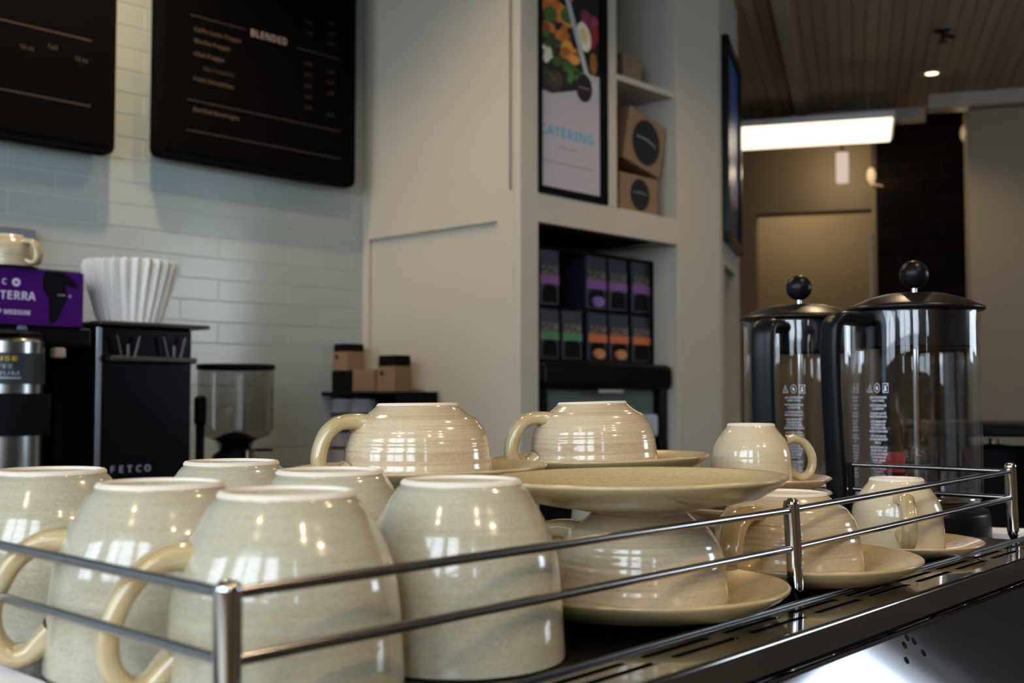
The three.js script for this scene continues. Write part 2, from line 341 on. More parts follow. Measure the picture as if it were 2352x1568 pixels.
// ------------------------------------------------------------ tiled wall behind the back counter
const tileWall = new THREE.Group(); tileWall.name = 'wall_tiled'; tileWall.userData = { kind: 'structure', label: 'wall of pale blue grey subway tiles' };
tileWall.position.copy(WO); tileWall.rotation.y = PHI; scene.add(tileWall);
part('masonry', span(-4.6, 0.78, 0, FARCEIL, -0.2, -0.0002), mGrout, tileWall);
{
  const H = 0.0508, L = 0.2032, J = 0.0025, g = new RoundedBoxGeometry(L - J, H - J, 0.008, 1, 0.0006);
  const j0 = onN(324, 555, 0), row0 = Math.floor((j0.y - 1.15) / H);
  const yTop = onN(372, 531, 0).y;                    // a bed joint that can be seen
  for (let r = -16; r < 26; r++) {
    const y = yTop - H / 2 + r * H; if (y < 1.05 || y > CEIL - 0.03) continue;
    for (let k = -8; k < 6; k++) {
      const s0 = j0.s + k * L + (Math.abs(r) % 2) * L / 2; if (s0 > -0.005) continue;
      let gg = g, w = L; if (s0 + L > 0) { w = -s0; gg = new RoundedBoxGeometry(w - J, H - J, 0.008, 1, 0.0006); }
      const t = part('tile', gg, mTile[Math.floor(rnd() * 4)], tileWall); t.position.set(s0 + w / 2, y, -0.003); t.rotation.set(rr(-0.004, 0.004), rr(-0.0015, 0.0015), 0);
    }
  }
}
// menu boards
function menuBoard(xl, yl, xr, yr, up, label, draw) {
  const n = 0.065, a = onN(xl, yl, n), b = onN(xr, yr, n), w = b.s - a.s, y0 = (a.y + b.y) / 2, h = up;
  const g = thing('menu_board', label, 'menu board', wf((a.s + b.s) / 2, 0, y0), PHI, 'black menu boards on the tiled wall');
  const sh = rectShape(w, h, 0.018);
  part('panel', new THREE.ExtrudeGeometry(sh, { depth: 0.026, bevelEnabled: true, bevelSize: 0.002, bevelThickness: 0.002, bevelSegments: 2, curveSegments: 6 }).translate(0, h / 2, n - 0.03), mat(col(0.002, 0.0017, 0.0017), 0.8, 0, { specularIntensity: 0.1 }), g);
  for (const [x, y] of [[-w * 0.35, 0.12], [w * 0.35, 0.12], [-w * 0.35, h - 0.12], [w * 0.35, h - 0.12]]) part('spacer', cyl(0.012, n - 0.030, 0, 0, 0, 16).rotateX(Math.PI / 2).translate(x, y, (n - 0.030) / 2), mChrome, g);
  const t = canvasTex(1024, Math.round(1024 * h / w), draw);
  part('print', new THREE.PlaneGeometry(w - 0.03, h - 0.03).translate(0, h / 2, n + 0.0012), mat(S('#ffffff'), 0.8, 0, { map: t, specularIntensity: 0.1 }), g);
}
menuBoard(-260, 288, 263, 338, 0.75, 'black menu board cut by the picture edge, beside the wide gap of tiles', (c, W, H) => {
  c.fillStyle = '#030202'; c.fillRect(0, 0, W, H); c.fillStyle = '#4a3f3c';
  c.fillRect(60, H - 190, W - 160, 7); c.fillRect(60, H - 520, W - 160, 7);
  c.font = 'bold 30px sans-serif'; c.fillText('16 oz', W - 470, H - 400); c.fillText('Tall', W - 330, H - 430); c.fillText('12 oz', W - 190, H - 400);
});
menuBoard(361, 356, 816, 427, 0.75, 'black menu board headed BLENDED, between the tile gap and the cream cabinet', (c, W, H) => {
  c.fillStyle = '#030202'; c.fillRect(0, 0, W, H);
  c.fillStyle = '#3a2f2c'; c.font = 'bold 28px sans-serif';
  const Y = (u) => H - u;
  c.fillRect(110, Y(100), 850, 6); c.fillRect(110, Y(233), 850, 6); c.fillRect(120, Y(605), 290, 6); c.fillRect(690, Y(585), 260, 6);
  c.fillStyle = '#9c8b86'; c.font = 'bold 46px sans-serif'; c.fillText('BLENDED', 430, Y(580));
  c.fillStyle = '#57493f'; c.font = 'bold 27px sans-serif';
  [['Caffe Latte Frappe', 535], ['Mocha Frappe', 485], ['Chai Frappe', 428], ['Fruit Smoothies', 318], ['Bottled Beverages', 183]].forEach(([t, u]) => c.fillText(t, 140, Y(u)));
  c.font = '24px sans-serif'; c.fillText('New Creations', 190, Y(372));
  for (const u of [708, 659, 511, 459, 406, 353, 302]) c.fillText('3.95', 735, Y(u));
  for (const u of [739, 688, 637, 500, 450, 397, 291]) c.fillText('4.45', 870, Y(u));
});

// ------------------------------------------------------------ back counter and cabinet
const backCounter = thing('back_counter', 'dark counter below the tiled wall', 'counter', wf(0, 0, 0), PHI);
part('worktop', rbox(3.6, 0.04, 0.72, 0.006, -1.83, 0.90, 0.362), mCounter, backCounter);
for (let i = 0; i < 4; i++) { const u = part('door', rbox(0.88, 0.80, 0.02, 0.004, -0.47 - i * 0.9, 0.46, 0.69), mCream, backCounter); part('handle', box(0.14, 0.012, 0.02, -0.47 - i * 0.9, 0.80, 0.71), mChrome, u); }
part('carcass', span(-3.6, -0.03, 0.06, 0.879, 0.01, 0.679), mCreamIn, backCounter); part('plinth', span(-3.6, -0.03, 0, 0.06, 0.01, 0.62), mBlackMatt, backCounter);

const CD = 0.577;                                     // depth of the cabinet
const cab = thing('display_cabinet', 'tall cream panelled cabinet with open niches', 'cabinet', WO.clone(), PHI);
const CTOP = CEIL - 0.002;
{
  const F = (px, py) => onN(px, py, CD), D = 0.02;
  const sR = F(1655, 500).s, sL = 0.0, s1 = F(1237, 500).s, s2 = F(1398, 460).s, s3 = F(1418, 470).s, s4 = F(1557, 530).s;
  const yRailT = (F(1237, 443).y + F(1397, 471).y) / 2, yRailB = (F(1238, 510).y + F(1555, 562).y) / 2, yNicheB = (F(1418, 474).y + F(1550, 500).y) / 2;
  cab.userData.dims = undefined; delete cab.userData.dims;
  const fr = (n, a, b, c, d) => part(n, rbox(b - a, d - c, D, 0.002, (a + b) / 2, (c + d) / 2, CD - D / 2, 1), mCream, cab);
  fr('stile', sL, s1, 0, CTOP); fr('stile', s4, sR, 0, CTOP); fr('stile', s2, s3, yRailT, CTOP); fr('rail', s1, s4, yRailB, Math.min(yRailT, yNicheB)); fr('rail', s1, s4, 0, 0.9);
  // niches
  part('shelf_board', span(s1, s4, 0.88, 0.90, 0.05, CD - D), mCreamIn, cab);
  part('shelf_board', span(s1 - 0.01, s4 + 0.01, yRailB + 0.002, Math.min(yRailT, yNicheB) - 0.001, 0.05, CD - D), mCreamIn, cab);
  part('side_wall', span(s4, s4 + 0.018, 0.0, CTOP, 0.05, CD - D), mCreamIn, cab);
  part('side_wall', span(s2 + 0.002, s2 + 0.02, yRailT, CTOP, 0.05, CD - D), mCreamIn, cab);
  part('side_wall', span(s1 - 0.02, s1 - 0.002, 0, CTOP, 0.05, CD - D), mCreamIn, cab);
  part('back_wall', span(s1 - 0.02, s4 + 0.018, 0, CTOP, 0.03, 0.05), mCreamIn, cab);
  part('niche_shade', mergeGeometries([span(s1, s4, 0.9, yRailB + 0.001, 0.051, 0.056), span(s1 - 0.0015, s1 + 0.002, 0.9, yRailB + 0.001, 0.056, CD - D), span(s1, s4 - 0.1, yRailB - 0.003, yRailB + 0.001, 0.056, CD - D - 0.004)]), mBlackMatt, cab);  // black sheets on back, side and top stand in for the niche shade
  // upper niche: shallow back and shelf
  const nb = CD - 0.24; part('back_wall', span(s3, s4 - 0.012, yNicheB, CTOP, nb - 0.01, nb), mCreamIn, cab);
  const ySh = (onN(1422, 185, CD - 0.01).y + onN(1525, 222, CD - 0.06).y) / 2;
  part('shelf', rbox(s4 - s3 - 0.002, 0.016, 0.21, 0.002, (s3 + s4) / 2, ySh, CD - 0.115, 1), mCream, cab);
  part('shelf_pin', cyl(0.006, 0.004, 0, 0, 0, 12).rotateZ(Math.PI / 2).translate(s4 - 0.003, onN(1532, 470, CD - 0.08).y, CD - 0.08), mTrim, cab);
  // panelled side towards the counter
  const P = (px, py) => onS(px, py, 0), pd = 0.012, xs = (n, z0, z1, y0, y1, x0 = 0, x1 = 0.018) => part(n, rbox(x1 - x0, y1 - y0, z1 - z0, 0.0015, (x0 + x1) / 2, (y0 + y1) / 2, (z0 + z1) / 2, 1), mCream, cab);
  const zU = P(1176, 300).n, zL = P(1140, 600).n, yG = (P(832, 552).y + P(1138, 510).y) / 2, yU = P(1176, 436).y, zB = P(846, 700).n;
  const zBu = P(852, 200).n;
  xs('side_stile', 0.0, zB, 0, CTOP); xs('side_stile', zU, CD - D, yU, CTOP); xs('side_stile', zL, CD - D, 0, yU - 0.001);
  xs('side_rail', zB, zL, yG, yU - 0.001); xs('side_rail', zL, zU, yU - 0.001 - 0.0, yU + 0.0005);
  xs('upper_panel', zB - 0.002, zU - 0.010, yU - 0.002, CTOP, 0.0, 0.016); xs('upper_panel_backing', zU - 0.012, zU + 0.002, yU, CTOP, 0.014, 0.018); xs('lower_panel', zB - 0.002, zL + 0.002, 0, yG + 0.002, pd, 0.017);
  part('cap', span(0.02, sR, CTOP - 0.02, CTOP, 0.02, CD - D), mCreamIn, cab);
  globalThis.CABD = { s1, s2, s3, s4, sR, yRailT, yRailB, yNicheB, ySh, nb };
}
const K = globalThis.CABD;
// angled display side beyond the cabinet with a blue screen
{
  const p0 = wf(K.sR, CD, 0), x = r2(p0).x, z = r2(p0).z;
  const zEnd = z - 0.56;
  const n0 = at(1672, 608, -p0.z + 0.10).y, za = z - 0.10, zb = z - 0.40;
  roomMesh('wall_display_side', mergeGeometries([span(x - 0.25, x - 0.001, n0, CEIL, zEnd, z - 0.002), span(x - 0.25, x - 0.001, 0, 0.9, zEnd, z - 0.002), span(x - 0.25, x - 0.001, 0.9, n0, za, z - 0.002), span(x - 0.25, x - 0.001, 0.9, n0, zEnd, zb), span(x - 0.25, x - 0.22, 0.9, n0, zb, za)]), mCream);
  const top = r2(at(1664, 84, -p0.z + 0.08)), yT = top.y, yB = at(1668, 555, -p0.z + 0.08).y;
  const g = thing('wall_screen', 'narrow blue poster in black frame on the angled cabinet side', 'poster', rf(x, (yT + yB) / 2, z - 0.26), PH2);
  const h = yT - yB, w = 0.40;
  part('frame', mergeGeometries([span(0, 0.02, -h / 2, h / 2, -w / 2, -w / 2 + 0.03), span(0, 0.02, -h / 2, h / 2, w / 2 - 0.03, w / 2), span(0, 0.02, h / 2 - 0.03, h / 2, -w / 2, w / 2), span(0, 0.02, -h / 2, -h / 2 + 0.03, -w / 2, w / 2)]), mBlackGloss, g);
  const t = canvasTex(256, 640, (c, W, H) => { c.fillStyle = '#1a4f90'; c.fillRect(0, 0, W, H); c.fillStyle = '#2a6cb4'; for (let i = 0; i < 9; i++) c.fillRect(20 + (i * 67) % 150, 30 + i * 66, 90, 26); c.fillStyle = '#0c2748'; c.fillRect(0, H - 130, W, 130); c.fillStyle = '#c58a5a'; c.beginPath(); c.arc(180, H - 150, 26, 0, 7); c.fill(); });
  part('print', new THREE.PlaneGeometry(w - 0.05, h - 0.05).rotateY(Math.PI / 2).translate(0.012, 0, 0), mat(S('#ffffff'), 0.3, 0, { map: t, specularIntensity: 0.35 }), g);
}
// catering poster in its black frame
{
  const n = CD + 0.004, a = onN(1239, 441, n), b = onN(1396, 468, n), w = b.s - a.s, y0 = K.yRailT + 0.002, h = CTOP - 0.05 - y0;
  const g = thing('catering_poster', 'framed CATERING food poster set into the cream cabinet', 'poster', wf((a.s + b.s) / 2, CD - 0.02, y0), PHI);
  const f = 0.016, fr = 0.026;
  part('frame', mergeGeometries([span(-w / 2, -w / 2 + f * 0.6, 0, h, 0, 0.026), span(w / 2 - fr, w / 2, 0, h, 0, 0.026), span(-w / 2, w / 2, 0, f, 0, 0.026), span(-w / 2, w / 2, h - f, h, 0, 0.026)]), mBlackGloss, g);
  const t = canvasTex(512, Math.round(512 * h / w), (c, W, H) => {
    c.fillStyle = '#a9a4ab'; c.fillRect(0, 0, W, H); c.save(); c.translate(0, H); c.scale(1, 0.62);
    const Y = (u) => -u;                            // u up from the bottom edge
    c.fillStyle = '#100c08'; c.beginPath(); c.moveTo(0, -4000); c.lineTo(W, -4000); c.lineTo(W, Y(1010)); c.lineTo(430, Y(1010)); c.lineTo(300, Y(840)); c.lineTo(90, Y(760)); c.lineTo(0, Y(775)); c.fill();
    const blob = (x, u, rx, ry, k, n2, sp) => { for (let i = 0; i < n2; i++) { c.fillStyle = k[i % k.length]; c.beginPath(); c.ellipse(x + (rnd() - 0.5) * sp, Y(u + (rnd() - 0.5) * sp), rx * rr(0.6, 1.2), ry * rr(0.6, 1.2), rnd() * 3, 0, 7); c.fill(); } };
    blob(110, 1150, 46, 60, ['#2c4a1c', '#3c6226', '#1f3614'], 14, 260); blob(130, 1330, 44, 52, ['#b5622a', '#c97834', '#8e4518'], 14, 230); blob(235, 1150, 36, 60, ['#c98032', '#d9963f', '#a05a20'], 9, 120);
    blob(60, 1090, 26, 70, ['#cfcfc0'], 3, 60); blob(90, 870, 40, 40, ['#2b2a18', '#474426', '#1d2312'], 9, 120); blob(290, 980, 30, 60, ['#3f6b2c', '#2f5422'], 6, 130);
    blob(110, 1520, 60, 60, ['#c46a2c', '#3a6025', '#d58b3a'], 12, 260);
    c.fillStyle = '#8d1f22'; c.beginPath(); c.ellipse(440, Y(1340), 60, 120, 0.2, 0, 7); c.fill(); blob(430, 1480, 40, 40, ['#a03a5a', '#7c2740'], 8, 120);
    c.fillStyle = '#e4dfc6'; c.beginPath(); c.ellipse(370, Y(1310), 62, 120, -0.15, 0, 7); c.fill(); c.fillStyle = '#d8c684'; c.beginPath(); c.ellipse(365, Y(1320), 34, 62, -0.15, 0, 7); c.fill();
    c.fillStyle = '#8a5a1c'; c.beginPath(); c.ellipse(455, Y(1110), 34, 90, 0, 0, 7); c.fill();
    c.strokeStyle = '#aeb1b8'; c.lineWidth = 40; c.lineCap = 'round'; c.beginPath(); c.moveTo(190, Y(1700)); c.lineTo(390, Y(1020)); c.lineTo(470, Y(905)); c.stroke();
    c.fillStyle = '#120f0d'; c.beginPath(); c.ellipse(372, Y(880), 72, 118, 0.05, 0, 7); c.fill(); c.fillStyle = '#8c8683'; c.fillRect(320, Y(885), 100, 8);
    c.fillStyle = '#3d95bd'; c.font = 'bold 112px sans-serif'; c.save(); c.scale(0.86, 1); c.fillText('CATERING', -14, Y(420)); c.restore();
    c.fillStyle = '#6d6468'; c.font = '30px sans-serif'; c.fillText('Order online', 150, Y(330)); c.fillStyle = '#8b8489'; c.fillRect(0, Y(215), 470, 12); c.restore();
  });
  part('print', new THREE.PlaneGeometry(w - f * 0.6 - fr, h - 2 * f).translate((f * 0.6 - fr) / 2, h / 2, 0.02), mat(S('#ffffff'), 0.35, 0, { map: t }), g);
}
// kraft boxes in the upper niche
{
  const sticker = canvasTex(256, 256, (c) => { c.fillStyle = '#0a0807'; c.fillRect(0, 0, 256, 256); c.strokeStyle = '#8a8486'; c.lineWidth = 7; c.beginPath(); c.moveTo(40, 118); c.quadraticCurveTo(130, 100, 216, 122); c.stroke(); });
  const mSt = mat(S('#ffffff'), 0.4, 0, { map: sticker });
  const kraft = (label, px, py, w, h, d, tilt, n) => {
    const c = onN(px, py, n); const g = thing('kraft_box', label, 'box', wf(c.s, n, c.y), PHI, 'kraft boxes in the cabinet niche'); g.rotation.set(0, PHI, 0);
    g.rotateZ(tilt);
    part('carton', rbox(w, h, d, 0.003, 0, h / 2, -d / 2), mKraft, g); part('sticker', new THREE.CircleGeometry(Math.min(w, h) * 0.42, 40).translate(0.004, h / 2, 0.0008), mSt, g);
    part('flap', box(w * 0.9, 0.002, d * 0.9, 0, h + 0.001, -d / 2), mKraft, g);
    return g;
  };
  const w1 = onN(1512, 430, CD - 0.03).s - onN(1424, 430, CD - 0.03).s;
  const kb = kraft('upright kraft box with round black sticker, at the bottom of the niche', 1468, 488, w1, 0.102, 0.14, 0, CD - 0.03);
  kb.position.y = K.yNicheB + 0.0005;
  const kt = kraft('tilted kraft box with round black sticker, leaning on the lower box', 1474, 388, w1 * 0.98, 0.148, 0.14, -0.22, CD - 0.032);
  kt.position.y = K.yNicheB + 0.126;
  const c = onN(1446, 187, CD - 0.06), g = thing('kraft_box', 'plain brown box on the upper niche shelf', 'box', wf(c.s, CD - 0.05, K.ySh + 0.0085), PHI, 'kraft boxes in the cabinet niche');
  part('carton', rbox(0.085, 0.080, 0.13, 0.003, 0, 0.04, -0.065), mKraft, g); part('flap', box(0.078, 0.002, 0.12, 0, 0.081, -0.065), mKraft, g);
}
// rack of pod boxes in the lower niche
{
  const n = CD - 0.085, rows = [[[1240, 1285, 'purple'], [1347, 1394, 'purple'], [1399, 1441, 'purple'], [1452, 1494, 'purple']], [[1240, 1285, 'green'], [1291, 1338, 'green'], [1350, 1395, 'orange'], [1400, 1444, 'orange'], [1452, 1494, 'orange']]];
  const L = onN(1232, 700, n).s, R = onN(1496, 700, n).s, yT = onN(1420, 592, n).y, yM = onN(1360, 712, n).y, yB = onN(1360, 830, n).y;
  const rk = thing('pod_rack', 'black two-tier rack that holds the pod boxes', 'rack', wf((L + R) / 2, n - 0.1, yB - 0.004), PHI), w = R - L;
  const sh = new THREE.Group();
  part('back', box(w, yT - yB, 0.006, 0, (yT - yB) / 2, -0.1), mBlackMatt, rk);
  part('tier', rbox(w, 0.006, 0.2, 0.002, 0, 0.003, 0, 1), mBlackMatt, rk); part('tier', rbox(w, 0.006, 0.2, 0.002, 0, yM - yB, 0, 1), mBlackMatt, rk); part('top', rbox(w + 0.01, 0.008, 0.21, 0.003, 0, yT - yB + 0.004, 0), mBlackMatt, rk);
  for (const sx of [-w / 2 - 0.003, w / 2 + 0.003]) part('side', rbox(0.006, yT - yB + 0.006, 0.21, 0.002, sx, (yT - yB) / 2, 0, 1), mBlackMatt, rk);
  const bandC = { purple: '#6a3d86', green: '#3d7a48', orange: '#b9602c' }, names = ['first', 'second', 'third', 'fourth', 'fifth'];
  const foods = canvasTex(128, 64, (c) => { c.fillStyle = '#171a24'; c.fillRect(0, 0, 128, 64); for (let i = 0; i < 26; i++) { c.fillStyle = ['#5a4638', '#6e6152', '#3d3a3a', '#7d5a3c'][i % 4]; c.beginPath(); c.ellipse(rnd() * 128, 20 + rnd() * 44, 10, 8, rnd() * 3, 0, 7); c.fill(); } });
  const mNavy = mat(S('#10182a'), 0.5), mFood = mat(S('#ffffff'), 0.5, 0, { map: foods });
  rows.forEach((row, r) => row.forEach(([x0, x1, c], i) => {
    const a = onN(x0, 700, n), b = onN(x1, 700, n), W = b.s - a.s - 0.002, y0 = r ? yB + 0.003 : yM + 0.0035, H = (r ? yM - 0.0045 : yT - 0.004) - y0;
    const g = thing('pod_box', `navy pod box with ${c} band, ${names[i]} from the cabinet corner in the ${r ? 'lower' : 'upper'} tier`, 'box', wf((a.s + b.s) / 2, n, y0), PHI, 'pod boxes in the black rack');
    part('carton', rbox(W, H, 0.15, 0.002, 0, H / 2, -0.076, 1), mNavy, g);
    part('picture', new THREE.PlaneGeometry(W * 0.9, H * 0.22).translate(0, H * 0.66, 0.0004), mFood, g);
    part('band', box(W * 0.98, H * 0.16, 0.001, 0, H * 0.46, 0.0002), mat(S(bandC[c]), 0.5), g);
    const s = new THREE.Shape(); s.moveTo(-W * 0.38, H * 0.05); s.lineTo(W * 0.38, H * 0.05); s.lineTo(W * 0.38, H * 0.2); s.absarc(0, H * 0.2, W * 0.38, 0, Math.PI);
    part('cut_out', new THREE.ShapeGeometry(s, 12).translate(0, 0, 0.0006), mBlackMatt, g);
    if ((r === 0 && i === 1) || (r === 1 && (i === 2 || i === 3))) part('pod', cyl(W * 0.27, 0.01, 0, 0, 0, 20).rotateX(Math.PI / 2).scale(1, 0.6, 1).translate(0, H * 0.14, 0.004), mat(S(c === 'purple' ? '#74509a' : '#b97a44'), 0.5), g);
  }));
  // black drinks machine below the rack
  const nm = CD - 0.012, l = onN(1239, 900, nm).s, rgt = onN(1553, 900, nm).s, y1 = onN(1400, 832, nm).y, g = thing('pod_brewer', 'black drinks machine with clear tank below the pod rack', 'machine', wf((l + rgt) / 2, nm - 0.17, 0.90), PHI), ww = rgt - l - 0.012, hh = y1 - 0.90;
  part('housing', rbox(ww, hh - 0.28, 0.34, 0.02, 0, 0.14, 0), mBlackGloss, g).position.y = (hh - 0.28) / 2 - 0.14;
  part('head', rbox(ww, 0.07, 0.34, 0.02, 0, hh - 0.035, 0), mBlackGloss, g); part('post', rbox(0.03, 0.24, 0.3, 0.01, ww / 2 - 0.016, hh - 0.17, 0), mBlackGloss, g); part('post', rbox(0.05, 0.24, 0.3, 0.01, -ww / 2 + 0.026, hh - 0.17, 0), mBlackGloss, g);
  part('window', rbox(ww - 0.09, 0.22, 0.01, 0.004, 0.01, hh - 0.17, 0.12), mat(S('#5f6a66'), 0.25), g);
  part('tank', rbox(0.09, 0.06, 0.02, 0.008, ww / 2 - 0.085, hh - 0.165, 0.135), mat(S('#a8b6c2'), 0.2), g); part('badge', rbox(0.10, 0.008, 0.006, 0.002, 0, hh - 0.074, 0.165), mat(S('#9a9aa6'), 0.3), g);
  for (const q of [-0.1, 0.1]) part('foot', cyl(0.015, 0.012, q, 0.0, 0.1, 16), mBlack, g);
  rk.position.y = y1 + 0.0; const dy = rk.position.y - (yB - 0.004);
  scene.children.filter((o) => o.name.startsWith('pod_box')).forEach((o) => { o.position.y += dy; });
}

// ------------------------------------------------------------ coffee brewer with its things
{
  const n = 0.46, l = onN(226, 900, n), r = onN(447, 900, n), top = onN(345, 741, n).y, w = r.s - l.s, Y0 = 0.92, H = top - Y0;
  const g = thing('coffee_brewer', 'tall black coffee brewer lettered FETCO with a steel edge', 'coffee maker', wf((l.s + r.s) / 2, n - 0.19, Y0), PHI);
  part('housing', rbox(w, H - 0.008, 0.36, 0.006, 0, (H - 0.008) / 2, 0), mBlackGloss, g);
  part('top_plate', rbox(w + 0.03, 0.008, 0.40, 0.003, 0.012, H - 0.004, 0), mat(col(0.03, 0.022, 0.015), 0.3), g);
  part('edge_strip', rbox(0.010, H - 0.012, 0.010, 0.002, -w / 2 + 0.002, (H - 0.01) / 2, 0.182), mat(col(0.30, 0.32, 0.35), 0.3, 1), g);
  part('ledge', rbox(w * 0.9, 0.010, 0.03, 0.003, 0.006, H - 0.068, 0.19), mat(col(0.03, 0.022, 0.018), 0.3), g);
  for (const x of [-w * 0.22, w * 0.26]) for (const [dx, t] of [[-0.018, 0.25], [0, 0], [0.018, -0.25]]) { const c = part('clip', rbox(0.005, dx ? 0.042 : 0.024, 0.006, 0.002, 0, 0, 0, 1), mat(col(0.12, 0.10, 0.10), 0.25, 1), g); c.position.set(x + dx, H - (dx ? 0.045 : 0.052), 0.192); c.rotation.z = t; }
  const t = canvasTex(512, 128, (c) => { c.clearRect(0, 0, 512, 128); c.fillStyle = '#8d98a8'; c.font = 'bold 100px sans-serif'; [...'FETCO'].forEach((q, i) => c.fillText(q, 70 + i * 88, 104)); });
  const fy = onN(300, 1076, n).y - Y0, fx = (onN(250, 1076, n).s + onN(348, 1076, n).s) / 2 - (l.s + r.s) / 2;
  part('lettering', new THREE.PlaneGeometry(0.098, 0.022).translate(fx, fy, 0.1812), mat(S('#ffffff'), 0.3, 0, { map: t, transparent: true }), g);
  for (const sx of [-1, 1]) part('foot', cyl(0.018, 0.02, sx * w * 0.4, 0.011, 0.14, 16), mBlack, g);
  // brew head on the side of the brewer
  const nl = 0.46, a = onN(-230, 760, nl), b = onN(222, 760, nl), w2 = b.s - a.s - 0.004, yt = onN(100, 748, nl).y;
  const bh = thing('brew_head', 'black brew head and tower under the purple box', 'coffee maker', wf((a.s + b.s) / 2, nl - 0.19, Y0), PHI);
  part('tower', rbox(w2, yt - Y0, 0.20, 0.006, 0, (yt - Y0) / 2, -0.08), mBlackGloss, bh);
  part('head', rbox(w2, 0.035, 0.36, 0.006, 0, yt - Y0 - 0.0175, 0), mBlackGloss, bh);
  part('base', rbox(w2, 0.05, 0.36, 0.006, 0, 0.025, 0), mBlackGloss, bh);
  part('switch', rbox(0.016, 0.022, 0.006, 0.002, onN(55, 760, nl).s - (a.s + b.s) / 2, onN(55, 762, nl).y - Y0, 0.183), mat(S('#5a6a86'), 0.4), bh);
  part('tap', rbox(0.022, 0.018, 0.02, 0.004, onN(146, 765, nl).s - (a.s + b.s) / 2, yt - Y0 - 0.045, 0.17), mat(S('#b8a48f'), 0.3), bh);
  // steel server under the head
  const ns = nl - 0.01, sc = onN(10, 900, ns), sy = (py) => onN(20, py, ns + 0.04).y - (Y0 + 0.05), rS = (onN(98, 840, ns).s - sc.s) * 0.95;
  const sv = thing('coffee_server', 'steel coffee server with dark label and yellow lettering', 'thermos', wf(sc.s, ns, Y0 + 0.05), PHI), sh = sy(772);
  part('shell', lathe([[0, 0], [rS * 0.98, 0], [rS, 0.01], [rS, sh - 0.01], [rS * 0.9, sh], [0, sh]], 56), mat(col(0.42, 0.44, 0.44), 0.24, 1), sv);
  part('lid', lathe([[0, sh], [rS * 0.9, sh], [rS * 0.92, sh + 0.008], [rS * 0.6, sh + 0.012], [0, sh + 0.012]], 40), mBlack, sv);
  const lab = canvasTex(512, 128, (c) => { c.fillStyle = '#232f36'; c.fillRect(0, 0, 512, 128); c.fillStyle = '#d2a21c'; c.font = 'bold 26px sans-serif'; c.fillText('HOUSE', 212, 34); c.fillStyle = '#a9b4ba'; c.font = '22px sans-serif'; c.fillText('COFFEE', 214, 64); c.fillText('MEDIUM', 214, 92); c.fillRect(214, 100, 90, 6); });
  const yl0 = sy(882), yl1 = sy(810); part('label_band', new THREE.CylinderGeometry(rS + 0.001, rS + 0.001, yl1 - yl0, 56, 1, true).translate(0, (yl0 + yl1) / 2, 0), mat(S('#ffffff'), 0.5, 0, { map: lab, side: THREE.DoubleSide }), sv).rotation.y = 2.55;
  part('grip', lathe([[rS + 0.001, sy(1000)], [rS + 0.012, sy(1000)], [rS + 0.012, sy(903)], [rS + 0.001, sy(903)]], 48), mBlackMatt, sv);
  // purple carton on the head
  const np = 0.45, pa = onN(-190, 745, np), pb = onN(191, 747, np), wp = pb.s - pa.s, hp = onN(190, 620, np).y - onN(190, 745, np).y;
  const pc = thing('purple_carton', 'purple coffee carton lettered TERRA MEDIUM on the brew head', 'box', wf((pa.s + pb.s) / 2, np - 0.14, yt + 0.0005), PHI);
  part('carton', rbox(wp, hp, 0.24, 0.003, 0, hp / 2, 0.02), mat(S('#45096a'), 0.6), pc);
  const pt = canvasTex(1024, Math.round(1024 * hp / wp), (c, W, Hh) => {
    c.fillStyle = '#45096a'; c.fillRect(0, 0, W, Hh); const q = Hh / 350; c.fillStyle = '#e2d8ea'; c.font = `bold ${74 * q}px sans-serif`; c.fillText('CAFE TERRA', W * 0.27, Hh * 0.56); c.font = `bold ${40 * q}px sans-serif`; c.fillText('CRISP MEDIUM', W * 0.37, Hh * 0.83);
    c.font = `bold ${50 * q}px sans-serif`; c.fillText('C', W * 0.475, Hh * 0.30); c.beginPath(); c.arc(W * 0.565, Hh * 0.25, 26 * q, 0, 7); c.fill(); c.fillStyle = '#45096a'; c.beginPath(); c.arc(W * 0.565, Hh * 0.25, 10 * q, 0, 7); c.fill();
    c.fillStyle = '#0a0410'; c.beginPath(); c.moveTo(W * 0.75, 0); c.lineTo(W * 0.87, 0); c.lineTo(W * 0.96, Hh * 0.22); c.lineTo(W * 0.96, Hh * 0.30); c.lineTo(W * 0.88, Hh * 0.24); c.lineTo(W * 0.90, Hh * 0.46); c.lineTo(W * 0.83, Hh * 0.9); c.lineTo(W * 0.78, Hh); c.lineTo(W * 0.77, Hh * 0.5); c.quadraticCurveTo(W * 0.70, Hh * 0.25, W * 0.75, 0); c.fill();
    c.fillStyle = '#b9a9d0'; c.fillRect(W * 0.83, Hh * 0.42, W * 0.05, 6 * q); c.beginPath(); c.arc(W * 0.91, Hh * 0.44, 9 * q, 0, 7); c.fill();
  });
  part('print', new THREE.PlaneGeometry(wp - 0.002, hp - 0.002).translate(0, hp / 2, 0.1408), mat(S('#ffffff'), 0.6, 0, { map: pt, specularIntensity: 0.3 }), pc);
  part('top_flap', box(wp - 0.01, 0.002, 0.235, 0, hp + 0.001, 0.02), mat(S('#2a083c'), 0.5), pc);
  globalThis.CARTON = { top: yt + hp + 0.003, np };
  // nested paper filters on the brewer
  const fb = onN(298, 741, n - 0.08), rB = (onN(362, 741, n - 0.08).s - onN(236, 741, n - 0.08).s) / 2 * 0.98, rT = (onN(392, 615, n - 0.08).s - onN(208, 615, n - 0.08).s) / 2, hF = onN(300, 613, n - 0.08).y - top;
